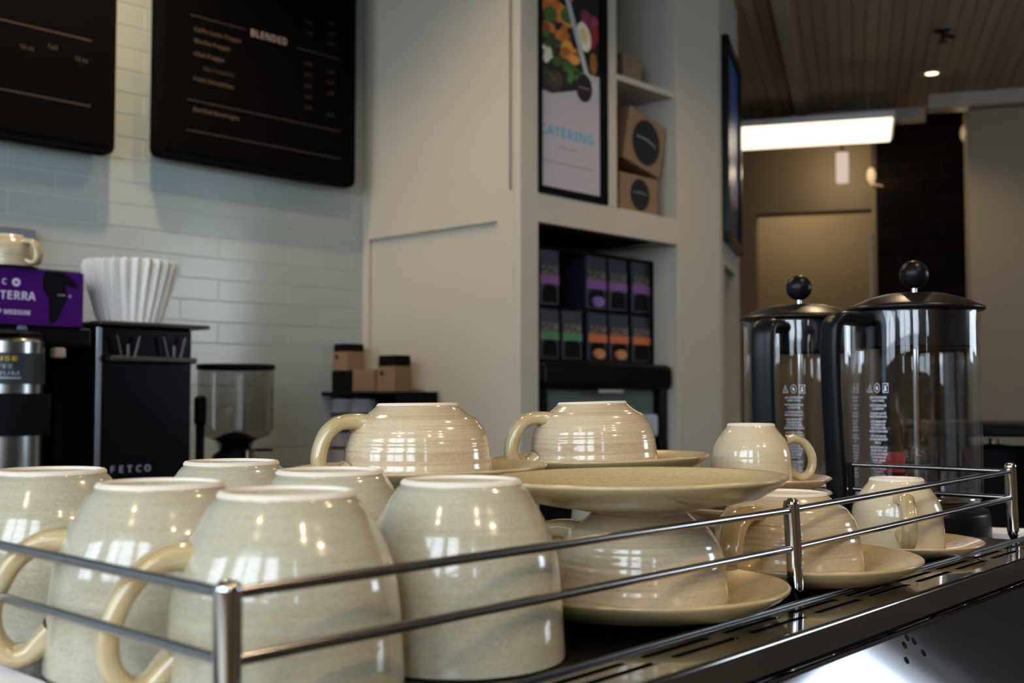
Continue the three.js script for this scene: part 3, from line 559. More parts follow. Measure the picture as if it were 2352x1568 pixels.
  const fgeo = (k) => {
    const N = 288, Mv = 10, pos = [], uv = [], idx = [];
    for (let j = 0; j <= Mv; j++) for (let i = 0; i <= N; i++) {
      const t2 = j / Mv, a2 = i / N * 6.28318, R = (rB + (rT - rB) * Math.pow(t2, 0.9)) * (1 - 0.012 * k), f = 1 + (0.035 + 0.065 * t2) * (Math.abs(((i / N * 26) % 1) * 2 - 1) * 2 - 1);
      pos.push(Math.cos(a2) * R * f, t2 * hF + 0.003 * k, Math.sin(a2) * R * f); uv.push(i / N, t2);
    }
    for (let j = 0; j < Mv; j++) for (let i = 0; i < N; i++) { const p = j * (N + 1) + i; idx.push(p, p + N + 1, p + 1, p + 1, p + N + 1, p + N + 2); }
    const q = new THREE.BufferGeometry(); q.setAttribute('position', new THREE.Float32BufferAttribute(pos, 3)); q.setAttribute('uv', new THREE.Float32BufferAttribute(uv, 2)); q.setIndex(idx); q.computeVertexNormals(); return q;
  };
  const mPaper = mat(S('#fffaf0'), 0.9, 0, { side: THREE.DoubleSide });
  const fl = thing('coffee_filter', 'white fluted paper coffee filters nested on top of the brewer', 'coffee filter', wf(fb.s, n - 0.08, top + 0.0005), PHI);
  for (let k = 0; k < 4; k++) part('fluted_wall', fgeo(k), mPaper, fl);
  part('bottom', cyl(rB, 0.001, 0, 0.0008, 0, 48), mPaper, fl);
}
{ // grey card on the tiles above the carton
  const a = onN(-60, 515, 0.02), b = onN(83, 528, 0.02), y1 = b.y, h = 0.115, w = b.s - a.s, g = thing('wall_card', 'slate blue and black card on the tiles above the purple carton', 'card', wf((a.s + b.s) / 2, 0.0012, y1 - h), PHI);
  part('panel', rbox(w, h, 0.018, 0.003, 0, h / 2, 0.010), mBlack, g); part('header', box(w - 0.002, h * 0.38, 0.002, 0, h * 0.80, 0.0195), mat(S('#5d6a7a'), 0.5), g);
}
{ // bean grinder with clear hopper
  const n = 0.34, c = onN(541, 950, n), y = (py) => onN(541, py, n).y, R = (onN(619, 900, n).s - onN(464, 900, n).s) / 2 * 0.95, Y0 = 0.92;
  const g = thing('bean_grinder', 'coffee grinder with clear hopper and black lid', 'grinder', wf(c.s, n, Y0), PHI), k = (py) => y(py) - Y0;
  part('motor', rbox(0.12, k(1060) - 0.03, 0.2, 0.02, 0, (k(1060) - 0.03) / 2, 0), mBlackGloss, g);
  part('collar', lathe([[0, k(1062)], [0.05, k(1062)], [0.045, k(1045)], [0.03, k(1030)], [0.028, k(1012)], [0, k(1012)]], 40), mBlack, g);
  part('hopper', lathe([[0.03, k(1040)], [0.04, k(1012)], [R * 0.9, k(1000)], [R * 0.99, k(985)], [R, k(846)]], 64), mat(col(0.62, 0.60, 0.58), 0.03, 0, { transmission: 1, thickness: 0, ior: 1.5, side: THREE.DoubleSide }), g);
  part('lid', lathe([[0, k(836)], [R * 1.02, k(837)], [R * 1.03, k(842)], [R * 1.02, k(849)], [R * 0.95, k(850)], [0, k(850)]], 64), mBlackMatt, g);
  part('shutter', box(0.07, 0.006, 0.02, 0.03, k(1034), 0.03), mBlack, g); part('cap_nut', cyl(0.016, 0.02, 0, k(1044), 0.05, 20), mChrome, g);
  part('cone', lathe([[0.02, k(1025)], [0.045, k(1008)], [0.02, k(995)], [0.0005, k(990)]], 32), mBlackMatt, g);
  const h = onN(460, 950, n), q = thing('portafilter', 'black portafilter handle standing beside the grinder', 'portafilter', wf(h.s, n, Y0), PHI);
  part('shaft', cyl(0.009, onN(460, 975, n).y - Y0, 0, (onN(460, 975, n).y - Y0) / 2, 0, 16), mBlack, q);
  const y0 = onN(460, 978, n).y - Y0, y1 = onN(460, 908, n).y - Y0; part('grip', rbox(0.023, y1 - y0, 0.023, 0.009, 0, (y0 + y1) / 2, 0, 4), mBlack, q);
  part('basket', cyl(0.035, 0.03, 0, 0.015, 0, 28), mChrome, q);
}
{ // organiser by the cabinet with bags, boxes and lids
  const s = -0.10, o = (px, py) => onS(px, py, s), z0 = o(752, 900).n, z1 = o(938, 900).n, yS = (o(757, 897).y + o(930, 902).y) / 2;
  const og = thing('cup_organiser', 'black shelf unit between tiled wall and cream cabinet', 'shelf', wf(s, (z0 + z1) / 2, 0.92), PHI), d = z1 - z0, hh = yS - 0.92;
  part('top_shelf', rbox(0.13, 0.008, d, 0.002, 0.03, hh - 0.004, 0, 1), mBlackMatt, og); part('low_shelf', rbox(0.13, 0.008, d, 0.002, 0.03, hh - 0.22, 0, 1), mBlackMatt, og);
  for (const z of [-d / 2, d / 2]) part('side', box(0.13, hh, 0.006, 0.03, hh / 2, z), mBlackMatt, og);
  part('back', box(0.004, hh, d, 0.092, hh / 2, 0), mBlackMatt, og);
  const blackBag = mat(col(0.004, 0.004, 0.004), 0.6, 0, { specularIntensity: 0.15 });
  const bag = (label, px0, px1, yb, yk, yt, y0) => {
    const a = o(px0, yb), b = o(px1, yb), w = b.n - a.n, g = thing('kraft_bag', label, 'bag', wf(s, (a.n + b.n) / 2, y0), PHI), hk = o((px0 + px1) / 2, yk).y - o((px0 + px1) / 2, yb).y, ht = o((px0 + px1) / 2, yt).y - o((px0 + px1) / 2, yb).y;
    const tp = (y) => 1 - 0.14 * y / ht, mk = (ya, yb2) => { const q = new THREE.BoxGeometry(0.06, yb2 - ya, w, 1, 1, 1).translate(0.03, (ya + yb2) / 2, 0); const P = q.attributes.position; for (let i = 0; i < P.count; i++) { const f = tp(P.getY(i)); P.setZ(i, P.getZ(i) * f); P.setX(i, 0.03 + (P.getX(i) - 0.03) * f); } q.computeVertexNormals(); return q; };
    part('pouch', mk(0, hk), mKraft, g); part('folded_top', mk(hk, ht), blackBag, g); part('seal', new THREE.CircleGeometry(w * 0.09, 20).rotateY(-Math.PI / 2).translate(-0.0008, hk * 0.72, -w * 0.18), blackBag, g); return g;
  };
  const bb = (label, px0, px1, yt, m, y0) => { const a = o(px0, 898), b = o(px1, 898), w = b.n - a.n, h = o((px0 + px1) / 2, yt).y - yS, g = thing('small_box', label, 'box', wf(s, (a.n + b.n) / 2, y0), PHI); part('carton', rbox(0.06, h, w - 0.001, 0.002, 0.03, h / 2, 0, 1), m, g); part('lid_flap', box(0.056, 0.002, w - 0.004, 0.03, h + 0.001, 0), m, g); return h; };
  const h1 = bb('black box nearest the tiled wall under the taller kraft bag', 758, 784, 853, blackBag, yS + 0.0005); bb('second black box under the taller kraft bag', 785, 806, 853, blackBag, yS + 0.0005);
  bb('low open kraft box between the two kraft bags', 809, 860, 850, mKraft, yS + 0.0005);
  bag('kraft bag with black folded top on the black boxes', 762, 798, 853, 810, 792, yS + h1 + 0.003);
  bag('kraft bag with black folded top beside the cream cabinet', 864, 906, 897, 839, 814, yS + 0.0005);
  // stacked lids
  const lidG = (R) => lathe([[0.0005, 0.0040], [R * 0.7, 0.0040], [R * 0.74, 0.0072], [R * 0.82, 0.0072], [R * 0.86, 0.0034], [R, 0.0034], [R, 0], [R * 0.92, 0]], 48), mLidW = mat(S('#b9b6bc'), 0.35), mLidB = mat(S('#3d3a40'), 0.4);
  const c1 = o(776, 960), c2 = o(822, 960), R = 0.036, ly = yS - 0.2155;
  for (let i = 0; i < 24; i++) for (const [c, nm] of [[c1, 'nearest the tiled wall'], [c2, 'nearest the cream cabinet']]) {
    const g = thing('plastic_cup_cover', `pale plastic cup lid in the stack ${nm}`, 'lid', wf(s + 0.02, c.n, ly + i * 0.0086), PHI, `cup lids stacked ${nm}`); part('cover', lidG(R), i % 5 === 3 ? mLidB : mLidW, g);
  }
}

// ------------------------------------------------------------ service counter and espresso machine
const base = mp(0.4, 0.22, 0).setY(0.92);
{
  const c = thing('service_counter', 'dark service counter under the espresso machine', 'counter', V(base.x, 0, base.z), MA === 0 ? 0 : Math.PI / 2 - MA);
  part('worktop', rbox(2.6, 0.04, 0.8, 0.005, 0.35, 0.90, -0.02), mCounter, c); part('carcass', box(2.56, 0.86, 0.72, 0.35, 0.449, -0.02), mCreamIn, c); part('plinth', box(2.5, 0.018, 0.66, 0.35, 0.009, -0.02), mBlackMatt, c);
}
const mach = thing('espresso_machine', 'polished steel espresso machine with railed cup tray', 'espresso machine', base, 0);
const mpart = (name, geo, m, parent = mach) => { geo.translate(-base.x, -base.y, -base.z); return part(name, geo, m, parent); };
function basis(X, Y, Z, O) { return new THREE.Matrix4().makeBasis(X, Y, Z).setPosition(O); }
const UP = V(0, 1, 0), A0 = -0.045, A1 = 0.848;
function profile(pts, a0 = A0, a1 = A1) {             // (o, y) profile swept along the front
  const s = new THREE.Shape(pts.map(([o, y]) => new THREE.Vector2(o, y)));
  return new THREE.ExtrudeGeometry(s, { depth: a1 - a0, bevelEnabled: false, curveSegments: 8 }).applyMatrix4(basis(FM, UP, UM.clone().negate(), mo(a1, 0, 0)));
}
{
  const bw = TRAY - 0.92;
  mpart('body', profile([[-0.42, -bw + 0.03], [0.02, -bw + 0.03], [0.028, -0.2], [0.028, -0.024], [0.004, -0.016], [-0.42, -0.020]], A0 + 0.01, A1 - 0.01), mat(col(0.02, 0.02, 0.022), 0.4));
  mpart('cup_tray', profile([[-0.42, -0.012], [0.008, -0.012], [0.008, 0], [-0.42, 0]]), mTray);
  // polished strip with two rows of slots
  const RY = 0.0045, w0 = 0.0100, w1 = 0.0455, sh = new THREE.Shape(); sh.moveTo(A0, -w1); sh.lineTo(A1, -w1); sh.lineTo(A1, -w0); sh.lineTo(A0, -w0); sh.lineTo(A0, -w1);
  const slot = (a, b, o) => { const r = 0.0024, p = new THREE.Path(); p.moveTo(a + r, -o - r); p.lineTo(b - r, -o - r); p.absarc(b - r, -o, r, -Math.PI / 2, Math.PI / 2, false); p.lineTo(a + r, -o + r); p.absarc(a + r, -o, r, Math.PI / 2, 1.5 * Math.PI, false); sh.holes.push(p); };
  for (let i = -1; i < 13; i++) { const a = -0.02 + i * 0.0745 + 0.016; if (a < A0 + 0.004 || a + 0.06 > A1) continue; slot(a, a + 0.060, 0.0215); slot(a + 0.010, a + 0.070, 0.0320); }
  mpart('vent_strip', new THREE.ExtrudeGeometry(sh, { depth: 0.0012, bevelEnabled: false, curveSegments: 6 }).applyMatrix4(basis(UM, FM.clone().negate(), UP, MO.clone().setY(TRAY + RY - 0.0012))), mMirror);
  mpart('lip', rod(mo(A0, 0.0105, RY + 0.0008), mo(A1, 0.0105, RY + 0.0008), 0.0012, 12), mat(col(0.12, 0.12, 0.125), 0.28, 1));
  const arc = (cx, cy, r, a0, a1, n) => Array.from({ length: n + 1 }, (_, i) => { const a = a0 + (a1 - a0) * i / n; return [cx + r * Math.cos(a), cy + r * Math.sin(a)]; });
  mpart('strip_edge', profile([[0.0085, -0.008], [0.0100, -0.008], [0.0100, RY - 0.0002], [0.0085, RY - 0.0002]]), mTray);
  const sf = (q) => q.map(([o, y]) => [o - 0.009, y + RY]);
  mpart('fascia', profile(sf([[0.0545, -0.0012], [0.0545, 0], ...arc(0.0570, -0.0024, 0.0024, Math.PI / 2, 0.1, 8), [0.0602, -0.0150], [0.0584, -0.0160], [0.0566, -0.008]])), mat(col(0.30, 0.285, 0.27), 0.09, 1));
  const e = 30 * Math.PI / 180, L = 0.17, dx = Math.sin(e), dy = -Math.cos(e), ox = 0.0535, oy = -0.0190 + RY;
  mpart('front_panel', profile([[0.041, oy], ...arc(ox - 0.003, oy - 0.003, 0.0042, Math.PI * 0.75, e, 10), [ox + dx * L, oy + dy * L], [ox + dx * L - 0.02, oy + dy * L - 0.01], [0.030, oy - 0.025]]), mPanel);
  for (const [px, py] of [[2081, 1465], [2097, 1473], [2075, 1482], [2119, 1500], [2080, 1517]]) {   // small round holes in the panel
    const nn = FM.clone().multiplyScalar(Math.cos(e)).addScaledVector(UP, Math.sin(e)), p0 = mo(0, ox + 0.001, oy - 0.003), d = ray(px, py), t = p0.clone().sub(camera.position).dot(nn) / d.dot(nn), p = camera.position.clone().addScaledVector(d, t);
    const q = new THREE.CylinderGeometry(0.0022, 0.0022, 0.002, 18).applyQuaternion(new THREE.Quaternion().setFromUnitVectors(UP, nn)); q.translate(p.x, p.y, p.z); mpart('screw_hole', q, mBlackMatt);
  }
  mpart('side_trim', new THREE.ExtrudeGeometry(new THREE.Shape([[-0.05, -0.019], [0.010, -0.019], [0.010, 0.0012], [-0.05, 0.0012]].map((q) => new THREE.Vector2(...q))), { depth: 0.42, bevelEnabled: false }).applyMatrix4(basis(UM, UP, UL.clone().negate(), mp(0, 0.43, 0))), mWhite);
  for (const [a, b] of [[0.02, 0], [0.82, 0], [0.02, 0.38], [0.82, 0.38]]) mpart('foot', cyl(0.022, 0.032, mp(a, b, 0).x, 0.92 + 0.016, mp(a, b, 0).z, 20), mBlack);
}
// posts and rails
const postSpots = [];
function post(top, foot) {
  const d = top.clone().sub(foot), h = d.length(), g = lathe([[0.0005, 0], [0.0012, 0], [0.0012, 0.003], [0.0026, 0.004], [0.0044, 0.008], [0.005, 0.012], [0.005, h - 0.004], [0.0047, h - 0.0022], [0.0038, h - 0.0009], [0.002, h - 0.0002], [0.0002, h]], 28);
  g.applyQuaternion(new THREE.Quaternion().setFromUnitVectors(UP, d.clone().normalize())); g.translate(foot.x, foot.y, foot.z); mpart('post', g, mSteel);
}
const rails = [];
{
  const P1 = at(524, 1330, 0.400), P2 = at(1816, 1143, 0.716), P3 = at(2320, 1062, 1.018);
  const foot = (px, py, d) => { const p = at(px, py, d); p.y = TRAY; return p; };
  const F1 = foot(522, 1600, 0.400), F2 = foot(1830, 1380, 0.716), F3 = foot(2328, 1232, 1.018);
  post(P1, F1); post(P2, F2); post(P3, F3);
  const along = (T, F, y) => F.clone().lerp(T, (y - F.y) / (T.y - F.y));
  const hi = [at(524, 1364, 0.4), at(1818, 1171, 0.716), at(2320, 1082, 1.018)].map((p, i) => along([P1, P2, P3][i], [F1, F2, F3][i], p.y));
  const lo = [at(524, 1520, 0.4), at(1822, 1258, 0.716), at(2322, 1143, 1.018)].map((p, i) => along([P1, P2, P3][i], [F1, F2, F3][i], p.y));
  for (const r of [hi, lo]) { mpart('rail', rod(r[0], r[1], 0.0022), mRod); mpart('rail', rod(r[1], r[2], 0.0022), mRod); }
  const depthB = 0.41, back = (p, d = depthB) => p.clone().addScaledVector(UL, d);
  // side rails and the posts at the back corners
  const lh = hi[0].clone().addScaledVector(UL, depthB), ll = lo[0].clone().addScaledVector(UL, depthB);
  mpart('rail', rod(hi[0], lh, 0.0022), mRod); mpart('rail', rod(lo[0], ll, 0.0022), mRod);
  mpart('rail', rod(hi[2], back(hi[2], 0.15), 0.0022), mRod); mpart('rail', rod(lo[2], back(lo[2], 0.15), 0.0022), mRod);
  post(back(P1), back(F1)); { const f = back(F3, 0.152), t = back(hi[2], 0.152); mpart('post', rod(f, t.setY(t.y + 0.002), 0.0035), mBlack); };
}

// ------------------------------------------------------------ stoneware
const HM = 0.0860, HB = 0.0545, HS = 0.0530;
const mugC = [[0.0513, 0.0003], [0.0508, 0.010], [0.0499, 0.026], [0.0488, 0.040], [0.0470, 0.0515], [0.0427, 0.0636], [0.0376, 0.073], [0.0322, 0.0815], [0.0300, 0.0838], [0.0296, 0.0856]];
const bowlC = [[0.0518, 0.0003], [0.0514, 0.006], [0.0507, 0.0145], [0.0494, 0.0258], [0.0473, 0.0335], [0.0447, 0.0387], [0.0400, 0.0446], [0.0350, 0.0476], [0.0303, 0.0511], [0.0282, 0.0532], [0.0277, 0.0542]];
const smallC = [[0.0340, 0.0003], [0.0338, 0.010], [0.0332, 0.023], [0.0322, 0.031], [0.0290, 0.0390], [0.0244, 0.0455], [0.0208, 0.0500], [0.0196, 0.0526]];
function makeCup(name, label, cat, ctrl, H, rF, amp, pitch, body, hp, th, wd, hm, group) {
  const g = thing(name, label, cat, V(0, 0, 0), 0, group);
  part('body', lathe(vessel(ctrl, H, rF, amp, pitch), 120), body, g); part('foot_ring', footRing(rF, H), mFoot, g); part('handle', strap(hp, th, wd), hm, g); return g;
}
const mugH = [[0.0385, 0.0600], [0.0460, 0.0605], [0.0540, 0.0590], [0.0625, 0.0530], [0.0700, 0.0410], [0.0735, 0.0285], [0.0715, 0.0165], [0.0645, 0.0088], [0.0570, 0.0092], [0.0505, 0.0150], [0.0465, 0.0185]];
const bowlH = [[0.0360, 0.0410], [0.0430, 0.0428], [0.0500, 0.0430], [0.0575, 0.0410], [0.0645, 0.0345], [0.0685, 0.0250], [0.0695, 0.0160], [0.0670, 0.0090], [0.0620, 0.0062], [0.0560, 0.0070], [0.0490, 0.0105]];
const smallH = [[0.0290, 0.0395], [0.0370, 0.0408], [0.0455, 0.0375], [0.0512, 0.0295], [0.0530, 0.0205], [0.0505, 0.0125], [0.0445, 0.0085], [0.0385, 0.0100], [0.0310, 0.0150]];
function makeSaucer(name, label, R, rF, H, m, group) {
  const g = thing(name, label, 'saucer', V(0, 0, 0), 0, group), t = H / 0.017;
  part('dish', lathe([[0.0005, 0.0045 * t], [rF * 0.9, 0.0045 * t], [rF * 1.35, 0.0056 * t], [R * 0.78, 0.0098 * t], [R * 0.93, 0.0148 * t], [R * 0.975, 0.0166 * t], [R * 0.99, 0.0170 * t], [R, 0.0163 * t], [R * 0.998, 0.0150 * t], [R * 0.95, 0.0118 * t], [R * 0.82, 0.0060 * t], [rF * 1.35, 0.0022 * t], [rF * 1.08, 0.0012 * t], [rF * 1.03, 0.0004], [rF, 0], [rF * 0.93, 0], [rF * 0.9, 0.0012 * t], [0.0005, 0.0016 * t]], 128), m, g);
  part('foot_ring', lathe([[rF * 0.935, 0.0006], [rF * 0.94, -0.0001], [rF * 0.995, -0.0001], [rF * 1.0, 0.0006]], 72), mFoot, g);
  return g;
}
const UP0 = TRAY + 0.0003;
const gMug = 'tall mugs upside down on the cup tray', gBowl = 'wide cups upside down on saucers', gSm = 'espresso cups upside down on small saucers', gSa = 'large saucers on the cup tray', gSs = 'small saucers on the cup tray';
const groundAt = (px, depth, y) => { const p = at(px, 915, depth); p.y = y; return p; };
// tall mugs: M3 is the nearest
const mug = makeCup('mug', 'largest tall stoneware mug, upside down behind the nearest corner post', 'mug', mugC, HM, 0.0296, 0.00004, 0.0062, mMug, mugH, 0.0095, 0.0165, mHandle, gMug);
place(mug, groundAt(662, 0.505, UP0), Math.PI + 0.45);
copy(mug, 'tall stoneware mug second from the corner post, its handle behind the side rail', groundAt(372, 0.557, UP0), Math.PI + 0.30);
copy(mug, 'tall stoneware mug cut by the picture edge, handle hidden', groundAt(120, 0.655, UP0), Math.PI - 0.5);
copy(mug, 'tall stoneware mug at the back, in front of the black brewer lettering', groundAt(534, 0.744, UP0), 2.2);
copy(mug, 'tall stoneware mug just in front of the left saucer with upturned cup', groundAt(759, 0.652, UP0), 1.9);
copy(mug, 'tall stoneware mug beside the stacked saucer, touching the front rail', groundAt(1060, 0.576, UP0), 1.35);
// saucers
const saucer = makeSaucer('saucer', 'wide saucer lying on top of an upturned cup, nothing on it', 0.0865, 0.0365, 0.019, mDish, gSa);
const bowl = makeCup('bowl_cup', 'wide ribbed cup on the left raised saucer, handle to the left', 'cup', bowlC, HB, 0.0277, 0.0002, 0.0053, mBowl, bowlH, 0.0098, 0.0170, mHandle, gBowl);
const SH = 0.0105;                                    // where a rim rests inside a saucer
const low = TRAY + 0.0003, C3b = low + SH - 0.0042, C3t = C3b + HB + 0.0007;
copy(saucer, 'wide saucer under the ribbed cup behind the middle post', groundAt(1467, 0.686, low), 0.3);
const bowlLow = copy(bowl, 'wide ribbed cup on the tray that carries the empty saucer', groundAt(1467, 0.686, C3b), Math.PI - 0.12);
place(saucer, groundAt(1465, 0.684, C3t + 0.0006), 0, 0.014);
copy(saucer, 'wide saucer behind the middle post, partly hidden by it', groundAt(1815, 0.806, low), 1.1);
copy(bowl, 'wide ribbed cup behind the middle post, handle towards the rail', groundAt(1803, 0.812, C3b), Math.PI + 0.80);
// pairs below the raised saucers at the back
for (const [px, d, l1, l2, l3, tl, tr] of [
  [966, 0.79, 'wide saucer at tray level, hidden behind the tall mugs', 'wide cup at tray level, hidden behind the tall mugs', 'left raised saucer with an upturned ribbed cup on it', 0.014, 0.2],
  [1378, 0.928, 'wide saucer at tray level, hidden behind the stacked saucer', 'wide cup at tray level, hidden behind the stacked saucer', 'right raised saucer with an upturned ribbed cup on it', 0.026, 0.9]]) {
  if (px < 1200) { copy(saucer, l1, groundAt(px, d, low), 0.5); copy(bowl, l2, groundAt(px, d, C3b), 0.6); }
  copy(saucer, l3, groundAt(px, d, C3t + 0.0006), tr, tl);
}
place(bowl, groundAt(960, 0.80, C3t + 0.0006 + SH - 0.0046), Math.PI + 0.42, 0.008);
copy(bowl, 'wide ribbed cup on the right raised saucer, in front of the black drinks machine', groundAt(1364, 0.935, C3t + 0.0006 + SH - 0.0040), Math.PI + 0.30, 0.026);
// espresso cups
const smallS = makeSaucer('small_saucer', 'small pale saucer under the espresso cup beside the end post', 0.0655, 0.030, 0.0135, mDishPale, gSs);
place(smallS, groundAt(2057, 0.940, low), 0);
const cupS = makeCup('espresso_cup', 'small espresso cup whose handle faces the front rail', 'cup', smallC, HS, 0.0196, 0.00003, 0.005, mSmall, smallH, 0.0065, 0.0105, mHandle, gSm);
{
  copy(smallS, 'small saucer at tray level, hidden below the right raised saucer', groundAt(1412, 0.93, low), 0);
  copy(cupS, 'espresso cup at tray level, hidden below the right raised saucer', groundAt(1412, 0.93, low + 0.0045), 1.4).scale.setScalar(1.068);
}
place(cupS, groundAt(2056, 0.938, low + 0.0052), -Math.PI / 2 - 0.16); cupS.scale.setScalar(1.07);
// raised espresso cup in front of the coffee presses, on a pile of small saucers
const pile = 4, dy = 0.0118;
for (let i = 0; i < pile; i++) copy(smallS, 'small saucer hidden in the pile below the raised espresso cup', groundAt(1726, 0.985, low + i * dy), i);
copy(smallS, 'small pale saucer under the raised espresso cup', groundAt(1726, 0.985, low + pile * dy), 0.4);
copy(cupS, 'small espresso cup in front of the coffee presses, handle to the right', groundAt(1724, 0.978, low + pile * dy + 0.0045), 0.10).scale.setScalar(1);

// ------------------------------------------------------------ coffee presses
function makePress(label) {
  const g = thing('coffee_press', label, 'coffee press', V(0, 0, 0), 0, 'glass coffee presses'), R = 0.0515, yb = 0.036, yt = 0.198;
  part('base', lathe([[0, 0], [R + 0.004, 0], [R + 0.006, 0.004], [R + 0.005, yb - 0.004], [R + 0.003, yb], [R - 0.004, yb], [0, yb - 0.003]], 64), mPressPlastic, g);
  part('beaker', lathe([[0.0005, yb + 0.002], [R - 0.008, yb + 0.002], [R - 0.002, yb + 0.006], [R, yb + 0.014], [R, yt - 0.010], [R + 0.0015, yt]], 96), mGlass, g);
  part('inner_wall', lathe([[R - 0.0022, yb + 0.012], [R - 0.0022, yt - 0.001]], 96), mGlass, g);
  part('lid', lathe([[R - 0.0035, yt - 0.028], [R - 0.0055, yt - 0.028], [R - 0.0055, yt + 0.001], [R + 0.0022, yt + 0.001], [R + 0.0042, yt + 0.002], [R + 0.0042, yt + 0.0042], [R, yt + 0.0060], [0.040, yt + 0.0115], [0.025, yt + 0.0155], [0.010, yt + 0.0170], [0.0005, yt + 0.0172]], 96), mLid, g);
  part('skirt', lathe([[R - 0.0032, yt + 0.0005], [R - 0.0032, yt - 0.0285], [R - 0.006, yt - 0.0285]], 96), mPressPlastic, g);
  part('rod', cyl(0.0022, yt + 0.03 - 0.045, 0, (yt + 0.03 + 0.045) / 2, 0, 16), mChrome, g);
  part('knob', new THREE.SphereGeometry(0.0120, 36, 24).translate(0, yt + 0.0325, 0), mPressPlastic, g);
  part('plunger', lathe([[0.0005, 0.050], [R - 0.006, 0.048], [R - 0.0035, 0.046], [R - 0.0035, 0.043], [R - 0.006, 0.042], [0.0005, 0.044]], 64), mChrome, g);
  part('handle', strap([[R - 0.0005, 0.1910], [0.066, 0.1920], [0.077, 0.1918], [0.0825, 0.1875], [0.0845, 0.175], [0.0840, 0.130], [0.0810, 0.070], [0.0790, 0.040], [0.073, 0.027], [0.060, 0.0205], [R + 0.002, 0.020]], 0.0105, 0.0215, 60, 0.1), mPressPlastic, g);
  // white care print and red sticker on the glass; angle 0 is the handle
  const txt = canvasTex(512, 1024, (c, W, H) => {
    c.clearRect(0, 0, W, H); c.fillStyle = c.strokeStyle = 'rgba(225,228,240,0.9)'; c.textAlign = 'center'; c.lineWidth = 7;
    c.beginPath(); c.moveTo(110, 20); c.lineTo(65, 100); c.lineTo(155, 100); c.closePath(); c.stroke(); c.fillRect(105, 45, 10, 36); c.fillRect(105, 86, 10, 8);
    c.beginPath(); c.ellipse(250, 60, 52, 44, 0, 0, 7); c.stroke(); c.beginPath(); c.ellipse(250, 62, 26, 18, 0.6, 0, 7); c.fill();
    c.strokeRect(355, 16, 95, 88); c.beginPath(); c.arc(395, 48, 15, 0, 7); c.fill(); c.fillRect(378, 64, 44, 26); c.beginPath(); c.moveTo(360, 100); c.lineTo(446, 20); c.stroke();
    c.font = 'bold 32px sans-serif';
    ['LIRE ATTENTIVEMENT', 'AVANT L’USAGE', '', 'NE PAS UTILISER SUR', 'LA CUISINIERE', '', 'A UTILISER HORS DE', 'PORTEE DES ENFANTS', '', 'L’EAU CHAUDE DOIT', 'ETRE MANIPULEE', 'AVEC PRECAUTION', 'RISQUES DE BRULURES', '', 'N’UTILISEZ QUE DU', 'CAFE GROSSIEREMENT', 'MOULU', '', 'MELANGEZ AVANT DE', 'PRESSER. N’UTILISEZ', 'QUE DES AGITATEURS', 'EN PLASTIQUE OU', 'EN BOIS, JAMAIS', 'EN METAL.', '', 'AVANT DE PRESSER,', 'TOURNEZ LE', 'COUVERCLE SUR', 'POSITION SECURITE'].reduce((y, s) => { if (!s) return y + 15; c.fillText(s, 256, y); return y + 32; }, 165);
  });
  const patch = (a, wdt, y0, y1, r) => new THREE.CylinderGeometry(r, r, y1 - y0, 14, 1, true, Math.PI / 2 + a - wdt / 2, wdt).translate(0, (y0 + y1) / 2, 0);
  part('care_print', patch(0.27, 0.50, 0.056, 0.140, R + 0.0004), mat(S('#ffffff'), 0.5, 0, { map: txt, transparent: true, side: THREE.DoubleSide }), g);
  part('care_print', patch(-0.33, 0.45, 0.056, 0.140, R + 0.0004), mat(S('#ffffff'), 0.5, 0, { map: txt, transparent: true, side: THREE.DoubleSide }), g);
  part('sticker', patch(4.5, 0.55, 0.062, 0.080, R - 0.003), mat(S('#7a1218'), 0.5, 0, { side: THREE.DoubleSide }), g);
  return g;
}
const press = makePress('glass coffee press with its handle to the left, nearest the end post');
const PS = 1.206, PY = CY - 0.1265 * PS;
place(press, groundAt(2104, 0.97 * PS, PY), Math.PI + 0.36); press.scale.setScalar(PS);
copy(press, 'glass coffee press farther back, its handle towards the espresso cup', groundAt(1838, 1.087 * PS, PY), Math.PI + 0.95);
{
  const a = groundAt(2104, 0.97 * PS, 0.92), b = groundAt(1838, 1.087 * PS, 0.92), m = a.clone().add(b).multiplyScalar(0.5), st = thing('press_stand', 'black stand under the two glass coffee presses', 'stand', m, Math.atan2(-(b.z - a.z), b.x - a.x)), L = a.distanceTo(b) + 0.135, h = PY - 0.0005 - 0.92;
  part('top', rbox(L, 0.02, 0.136, 0.004, 0, h - 0.01, 0), mBlackMatt, st); for (const x of [-L / 2 + 0.02, L / 2 - 0.02]) part('leg', rbox(0.03, h - 0.02, 0.12, 0.004, x, (h - 0.02) / 2, 0), mBlackMatt, st);
}

// ------------------------------------------------------------ mug on the purple carton
{
  const q = onN(14, 607, 0.42);
  copy(bowl, 'cup standing upside down on the purple carton', V(q.p.x, globalThis.CARTON.top, q.p.z), -0.35);
}
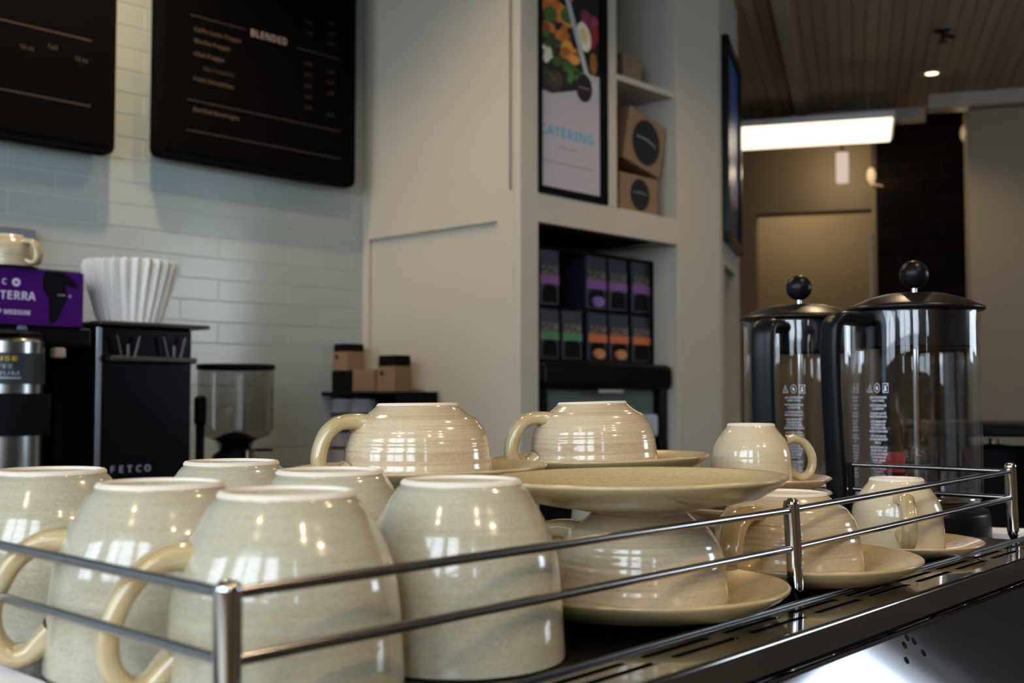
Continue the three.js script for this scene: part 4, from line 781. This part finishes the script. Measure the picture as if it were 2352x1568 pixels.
// ------------------------------------------------------------ things beyond the end of the machine
{
  const q = at(2310, 1020, 1.75), g = thing('bag_shelf', 'black shelf with dark round tops below it, beyond the end post', 'shelf', V(q.x + 0.12, 0.92, q.z), PH2), y = (py) => at(2310, py, 1.75).y - 0.92;
  part('board', rbox(0.62, y(968) - y(1000), 0.22, 0.004, 0.08, (y(968) + y(1000)) / 2, 0), mBlackGloss, g);
  for (const x of [-0.21, 0.37]) part('leg', box(0.012, y(968), 0.2, x, y(968) / 2, 0), mBlack, g);
  part('back', box(0.6, y(1030), 0.01, 0.08, y(1030) / 2, -0.1), mBlackMatt, g);
  for (let i = 0; i < 5; i++) { const t = thing('dark_canister', `dark round topped canister, ${['first', 'second', 'third', 'fourth', 'fifth'][i]} from the coffee press under the black shelf`, 'canister', rf(r2(V(q.x + 0.12, 0, q.z)).x - 0.13 + i * 0.104, 0.92, r2(q).z + 0.02 - 0.034), PH2, 'canisters under the black shelf'); part('can', lathe([[0, 0], [0.045, 0], [0.045, y(1040)], [0.035, y(1026)], [0.0005, y(1018)]], 32), mBlackMatt, t); part('knob', cyl(0.008, 0.008, 0, y(1018) + 0.003, 0, 12), mChrome, t); }
  const w = at(2325, 1213, 1.22), d = thing('white_dish', 'white rectangular dish behind the end post', 'dish', V(w.x + 0.03, w.y - 0.016, w.z), PH2);
  part('tray_base', rbox(0.11, 0.006, 0.05, 0.002, 0, 0.003, 0), mWhite, d); for (const z of [-0.023, 0.023]) part('rim_wall', rbox(0.11, 0.013, 0.004, 0.0015, 0, 0.0065, z), mWhite, d); for (const x of [-0.053, 0.053]) part('rim_wall', rbox(0.004, 0.013, 0.05, 0.0015, x, 0.0065, 0), mWhite, d);
  const st = thing('dish_stand', 'black box that carries the white dish', 'box', V(w.x + 0.03, 0.92, w.z), PH2); part('block', rbox(0.12, w.y - 0.0165 - 0.92, 0.06, 0.005, 0, (w.y - 0.0165 - 0.92) / 2, 0), mBlackMatt, st); part('top_mat', box(0.11, 0.0004, 0.05, 0, w.y - 0.0163 - 0.92, 0), mBlackMatt, st);
}
delete globalThis.CABD; delete globalThis.CARTON;
scene.traverse((o) => { if (o.isMesh) { o.castShadow = true; o.receiveShadow = true; } });
renderer.render(scene, camera);
